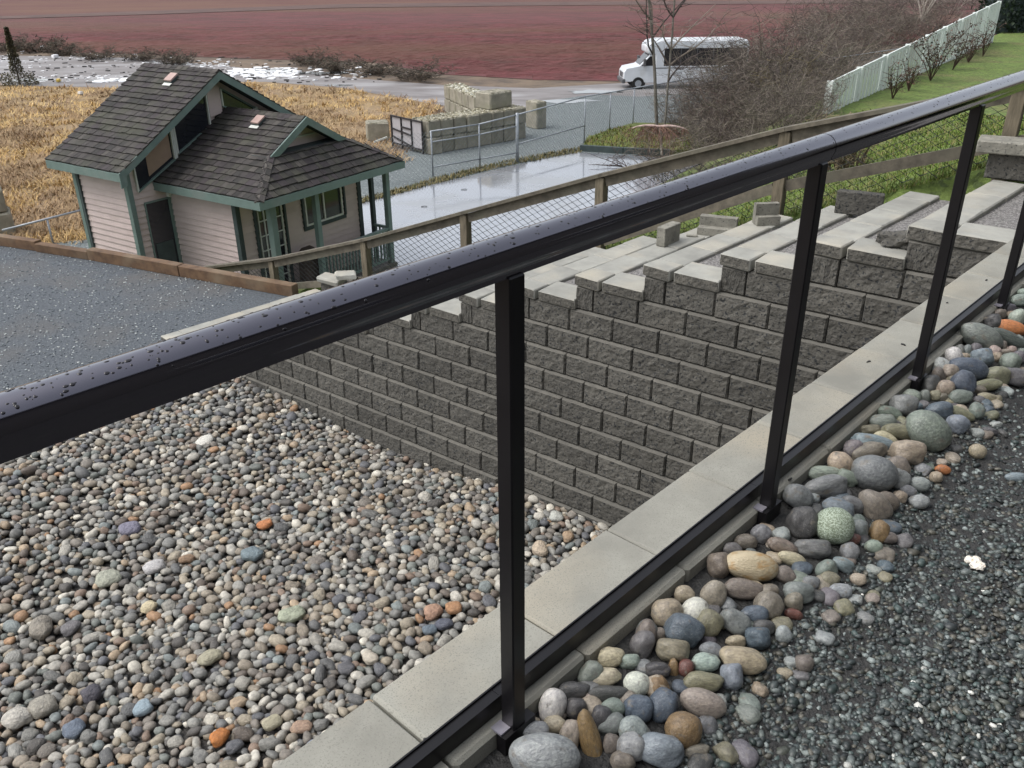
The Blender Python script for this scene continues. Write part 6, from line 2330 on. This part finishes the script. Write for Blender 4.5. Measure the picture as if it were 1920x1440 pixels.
# dark evergreen hedge at the fence's far end
hc = at(1905, 60, 0.9)
hc = ground_hit(1905, 62)
hd = thing('evergreen_hedge', hc, 'dark evergreen hedge beyond the far end of the white fence', 'hedge')
items = []
for k in range(9000):
    p = hc + np.array([rl.uniform(-1.2, 3.5), rl.uniform(-.2, 2.5), 0]) + ZUP * rl.uniform(0, 3.4)
    A = np.array(Matrix.Rotation(rl.uniform(0, 6.28), 3, 'Z') @ Matrix.Rotation(rl.uniform(-1.4, 1.4), 3, 'X')) * rl.uniform(0.10, 0.2)
    items.append((0, A, p, lin(*rl.choice([(34, 52, 34), (28, 44, 32), (46, 62, 38), (24, 36, 28)]))))
bulk('foliage', [leaf], items, M['shrubleaf'], 'stuff', hd, smooth=False)
mm = MB(); mm.box(hc + np.array([1.2, 1.3, 1.5]), (2.0, 0, 0), (0, 0.9, 0), (0, 0, 1.6)); mm.build('inner_branches', M['darktrim'], hd)
# dark upright conifer in the dry grass
cb = at(38, 160, ZG)
ct = thing('conifer', cb, 'dark ragged young conifer standing in the dry grass at far left', 'tree')
mm = MB(); mm.tube([cb, cb + ZUP * 3.4], [0.06, 0.02], 6); mm.build('trunk', M['bark'], ct)
items = []
for k in range(3200):
    z = rl.random() ** 1.3 * 3.3
    rr = (0.50 - z * 0.12) * math.sqrt(rl.random()) * (2.2 if z < .7 else 1)
    a = rl.uniform(0, 6.28)
    p = cb + np.array([math.cos(a) * rr, math.sin(a) * rr, z + .05])
    A = np.array(Matrix.Rotation(a, 3, 'Z') @ Matrix.Rotation(rl.uniform(-1.2, 1.2), 3, 'X')) * rl.uniform(0.06, 0.12)
    items.append((0, A, p, lin(*rl.choice([(98, 94, 72), (84, 82, 62), (112, 104, 78), (76, 74, 58)]))))
bulk('foliage', [leaf], items, M['shrubleaf'], 'stuff', ct, smooth=False)

# ================================================================ the white bus
M['buspaint'] = pm('bus_paint', (0.66, 0.69, 0.72), (0.54, 0.57, 0.60), scale=1.2, detail=8, rough=0.3, bump=0.0, spec=0.5, coat=0.3, stain=(0.36, 0.34, 0.31), stscale=0.8, stthr=(0.6, 0.85))
M['buswin'] = pm('bus_window', (0.035, 0.034, 0.036), (0.025, 0.025, 0.027), scale=1, rough=0.08, bump=0, spec=0.6)
M['rubber'] = pm('rubber', (0.02, 0.02, 0.02), rough=0.8, bump=0.1)
M['greypl'] = pm('grey_plastic', (0.10, 0.10, 0.105), rough=0.6, bump=0.05)
M['lamp'] = pm('headlamp', (0.6, 0.62, 0.64), rough=0.12, bump=0, spec=0.8)
vf = at(1169, 169, ZG)
ex = np.array([1.0, 0.05, 0]); ex /= np.linalg.norm(ex)
ey = np.array([-ex[1], ex[0], 0])
bus = thing('shuttle_bus', vf + ex * 3.6, 'white shuttle bus with a dark window band parked behind the bare thicket', 'bus')
BS = 0.85
B_P = lambda x, y, z: vf + (ex * x + ey * y + ZUP * z) * BS
LBUS = 8.4


def side_prism(name, pts, y0, y1, mat, parent=None, bev=0.05):
    m = MB()
    m.extrude([B_P(x, y0, z) for x, z in pts], ey * (y1 - y0) * BS)
    o = m.build(name, M[mat], parent or bus)
    if bev:
        b = o.modifiers.new('bevel', 'BEVEL'); b.width = bev; b.segments = 3; b.limit_method = 'ANGLE'
    return o


side_prism('body', [(2.05, .42), (LBUS, .42), (LBUS, 2.9), (LBUS - .2, 3.12), (2.4, 3.12), (1.75, 3.02), (1.5, 2.75), (1.5, 2.3), (2.05, 2.2)], 0.0, 2.35, 'buspaint', None, 0.10)
side_prism('cab', [(0.08, .5), (0.0, .72), (0.02, 1.12), (0.18, 1.36), (1.05, 1.52), (1.72, 2.22), (2.1, 2.22), (2.1, .42), (1.3, .42), (1.25, .5)], 0.17, 2.18, 'buspaint', None, 0.08)
w_ = side_prism('side_windows', [(2.65, 1.52), (LBUS - .15, 1.52), (LBUS - .15, 2.62), (2.65, 2.62)], -0.012, 0.01, 'buswin', None, 0)
for x in (3.75, 4.85, 5.95, 7.05):
    side_prism('window_bar', [(x, 1.54), (x + .045, 1.54), (x + .045, 2.60), (x, 2.60)], -0.022, -0.010, 'greypl', w_, 0)
side_prism('cab_window', [(1.18, 1.52), (2.0, 1.52), (2.0, 2.12), (1.72, 2.12)], 0.155, 0.175, 'buswin', None, 0)
m = MB()
m.extrude([B_P(1.09, .35, 1.575), B_P(1.09, 2.0, 1.575), B_P(1.69, 2.0, 2.2), B_P(1.69, .35, 2.2)], np.array([-0.72, 0, 0.66]) * 0.02)
m.build('windscreen', M['buswin'], bus)
side_prism('bumper', [(-.1, .42), (-.1, .68), (.12, .70), (.12, .42)], 0.12, 2.23, 'greypl', None, 0.04)
side_prism('grille', [(-.015, .76), (-.015, 1.08), (.03, 1.08), (.03, .76)], 0.62, 1.73, 'greypl', None, 0)
for y in (0.25, 1.82):
    side_prism('headlight', [(-.02, .82), (.0, 1.1), (.1, 1.12), (.1, .8)], y, y + .3, 'lamp', None, 0.03)
side_prism('side_skirt', [(2.2, .40), (3.05, .40), (3.05, .86), (2.2, .86)], -0.02, 0.0, 'buspaint', None, 0)
side_prism('trim_band', [(2.1, 1.36), (LBUS - .03, 1.36), (LBUS - .03, 1.41), (2.1, 1.41)], -0.014, 0.0, 'greypl', None, 0)
for x in (1.0, 6.4):
    for y in (0.20, 2.15):
        m = MB()
        m.tube([B_P(x, y - .13, .40), B_P(x, y + .13, .40)], 0.40 * BS, 22)
        ty = m.build('wheel', M['rubber'], bus, smooth=False)
        m = MB()
        m.tube([B_P(x, y - .145, .40), B_P(x, y - .05, .40)], 0.22 * BS, 16)
        m.build('rim', M['galv'], ty)
    m = MB()
    m.tube([B_P(x, .005 if x > 2 else .172, .44), B_P(x, .3, .44)], 0.50 * BS, 22)
    m.build('wheel_arch', M['rubber'], bus)
for y in (0.0, 2.35):
    m = MB()
    m.box(B_P(1.35, y, 1.75), ex * 0.06, ey * 0.12, ZUP * 0.19)
    m.build('mirror', M['greypl'], bus)

# ================================================================ litter and puddles along the track
M['litter'] = pm('white_litter', (0.86, 0.87, 0.88), (0.66, 0.67, 0.68), scale=4, rough=0.6, bump=0.3, bscale=20, bdist=0.02)
M['puddle'] = pm('puddle_water', (0.05, 0.05, 0.055), (0.04, 0.04, 0.045), scale=1, rough=0.03, bump=0.02, bscale=2, bdist=0.02, world_coords=True, spec=0.9, coat=1.0)
ri = random.Random(51)
m = MB()


def rag(x, y, w, h, n=9):
    c = at(x, y, ZG + .03)
    pts = []
    for k in range(n):
        a = 6.28 * k / n
        f = ri.uniform(.55, 1.1)
        pts.append((c[0] + math.cos(a) * w * f, c[1] + math.sin(a) * h * f))
    return pts


dk = MB()
for k in range(300):
    s = ri.uniform(.03, .15)
    dk.prism(rag(ri.uniform(-20, 720), ri.uniform(104, 156), s * 1.6, s, 6), ZG + .021, ZG + .03 + ri.uniform(.01, .06))
o = dk.build('dark_debris', M['soil'], kind='stuff')
for (x0, x1, y0, y1, n, smin, smax) in ((430, 560, 127, 147, 230, .05, .32), (0, 280, 96, 126, 110, .04, .18), (0, 240, 138, 158, 60, .05, .2), (270, 430, 112, 127, 110, .04, .2), (560, 720, 126, 142, 34, .06, .3), (180, 250, 146, 154, 14, .2, .55), (0, 500, 108, 150, 50, .03, .12), (560, 690, 138, 152, 20, .05, .2)):
    for k in range(n):
        s = ri.uniform(smin, smax)
        p = rag(ri.uniform(x0, x1), ri.gauss((y0 + y1) / 2, (y1 - y0) / 4), s, s * ri.uniform(.6, 1.6), 7)
        m.prism(p, ZG + .022, ZG + .03 + ri.uniform(.01, .07) * min(1, s * 3))
m.build('litter', M['litter'], kind='stuff')
for (x, y, w, h) in ((500, 133, 2.6, 1.4), (215, 150, 2.4, .7), (600, 137, 2.0, .8), (60, 150, 2.0, .8), (630, 160, 1.1, .4), (330, 128, 2.2, .8), (1060, 190, 2.2, .8), (1120, 172, 2.0, .9)):
    poly_sheet('puddle', rag(x, y, w, h, 14), ZG + .038, M['puddle'])
for (x, y, lab, col) in ((110, 153, 'small yellow bag lying at the edge of the dry grass', (206, 178, 90)), (152, 177, 'small white scrap in the dry grass at left', (230, 226, 220)), (82, 96, 'white upright box by the dark shrubs at far left', (236, 236, 238)), (104, 109, 'white box lying on the track beside the dark shrubs', (236, 236, 238))):
    p = at(x, y, ZG + .04)
    s = 0.35 if y < 120 else 0.22
    me = hull_box(s * 1.2, s, s * (1.5 if y == 96 else .8), s * .15, s * .08, random.Random(x))
    mt = pm('scrap_%d' % x, lin(*col), rough=.6, bump=.2)
    o = link_mesh('litter_box' if y < 120 else 'litter_bag', me, mt, None, (p[0], p[1], ZG + .04 + s * .4), (0, 0, x * .1))
    setp(o, lab, 'litter')
# twigs and crumbs on the ledge caps
m = MB()
for (x, y) in ((1373, 945), (1482, 899), (1497, 839), (1518, 825), (1628, 678), (1694, 646), (1850, 525), (800, 1387), (1047, 1197), (1703, 667), (1720, 675), (1776, 568), (797, 1440)):
    p = at(x, y, ZC + .003)
    a = ri.uniform(0, 6.28)
    L = ri.uniform(.004, .011)
    m.tube([p - np.array([math.cos(a), math.sin(a), 0]) * L, p + np.array([0, 0, .002]), p + np.array([math.cos(a + .4), math.sin(a + .4), 0]) * L], 0.0035, 5)
m.build('crumbs', M['soil'], kind='stuff')
# small things on the wet pad
for (x, y, lab) in ((795, 387, 'small dark leaf lying on the wet concrete pad'), (870, 355, 'dark stick lying on the wet concrete pad')):
    p = at(x, y, ZG + .05)
    m = MB(); m.tube([p - ex * .09, p + ex * .02 + ZUP * .01, p + ex * .10], .012, 5)
    o = m.build('stick', M['soil'], origin=p); setp(o, lab, 'stick')

# ================================================================ the house at our back (mirrored in the wet handrail)
M['housewall'] = pm('house_siding', (0.055, 0.053, 0.05), (0.045, 0.043, 0.04), scale=3, rough=0.8, bump=0.1)
hs_ = thing('house', led(2, 5.2, ZUPR), 'grey sided house standing behind the gravel walk, out of the picture', 'house')
m = MB()
m.prism([led(-9, 4.4, 0), led(-9, 12, 0), led(11, 12, 0), led(11, 4.4, 0)], ZUPR - .3, ZUPR + 5.6)
m.build('walls', M['housewall'], hs_)
m = MB()
m.extrude([led(-9.4, 3.8, ZUPR + 5.5), led(-9.4, 12.6, ZUPR + 5.5), led(-9.4, 8.2, ZUPR + 8.0)], RD * 20.8)
m.build('roof', M['darktrim'], hs_)
for a in (-5, -1.5, 2.0, 5.5):
    m = MB()
    m.box(led(a, 4.385, ZUPR + 1.7), RD * 0.7, RN * 0.03, ZUP * 0.6)
    w_ = m.build('window', M['glass'], hs_)
    for dz in (-.63, .63):
        stick('frame', led(a - .75, 4.37, ZUPR + 1.7 + dz), led(a + .75, 4.37, ZUPR + 1.7 + dz), .05, .07, 'whiteframe', ZUP, w_)
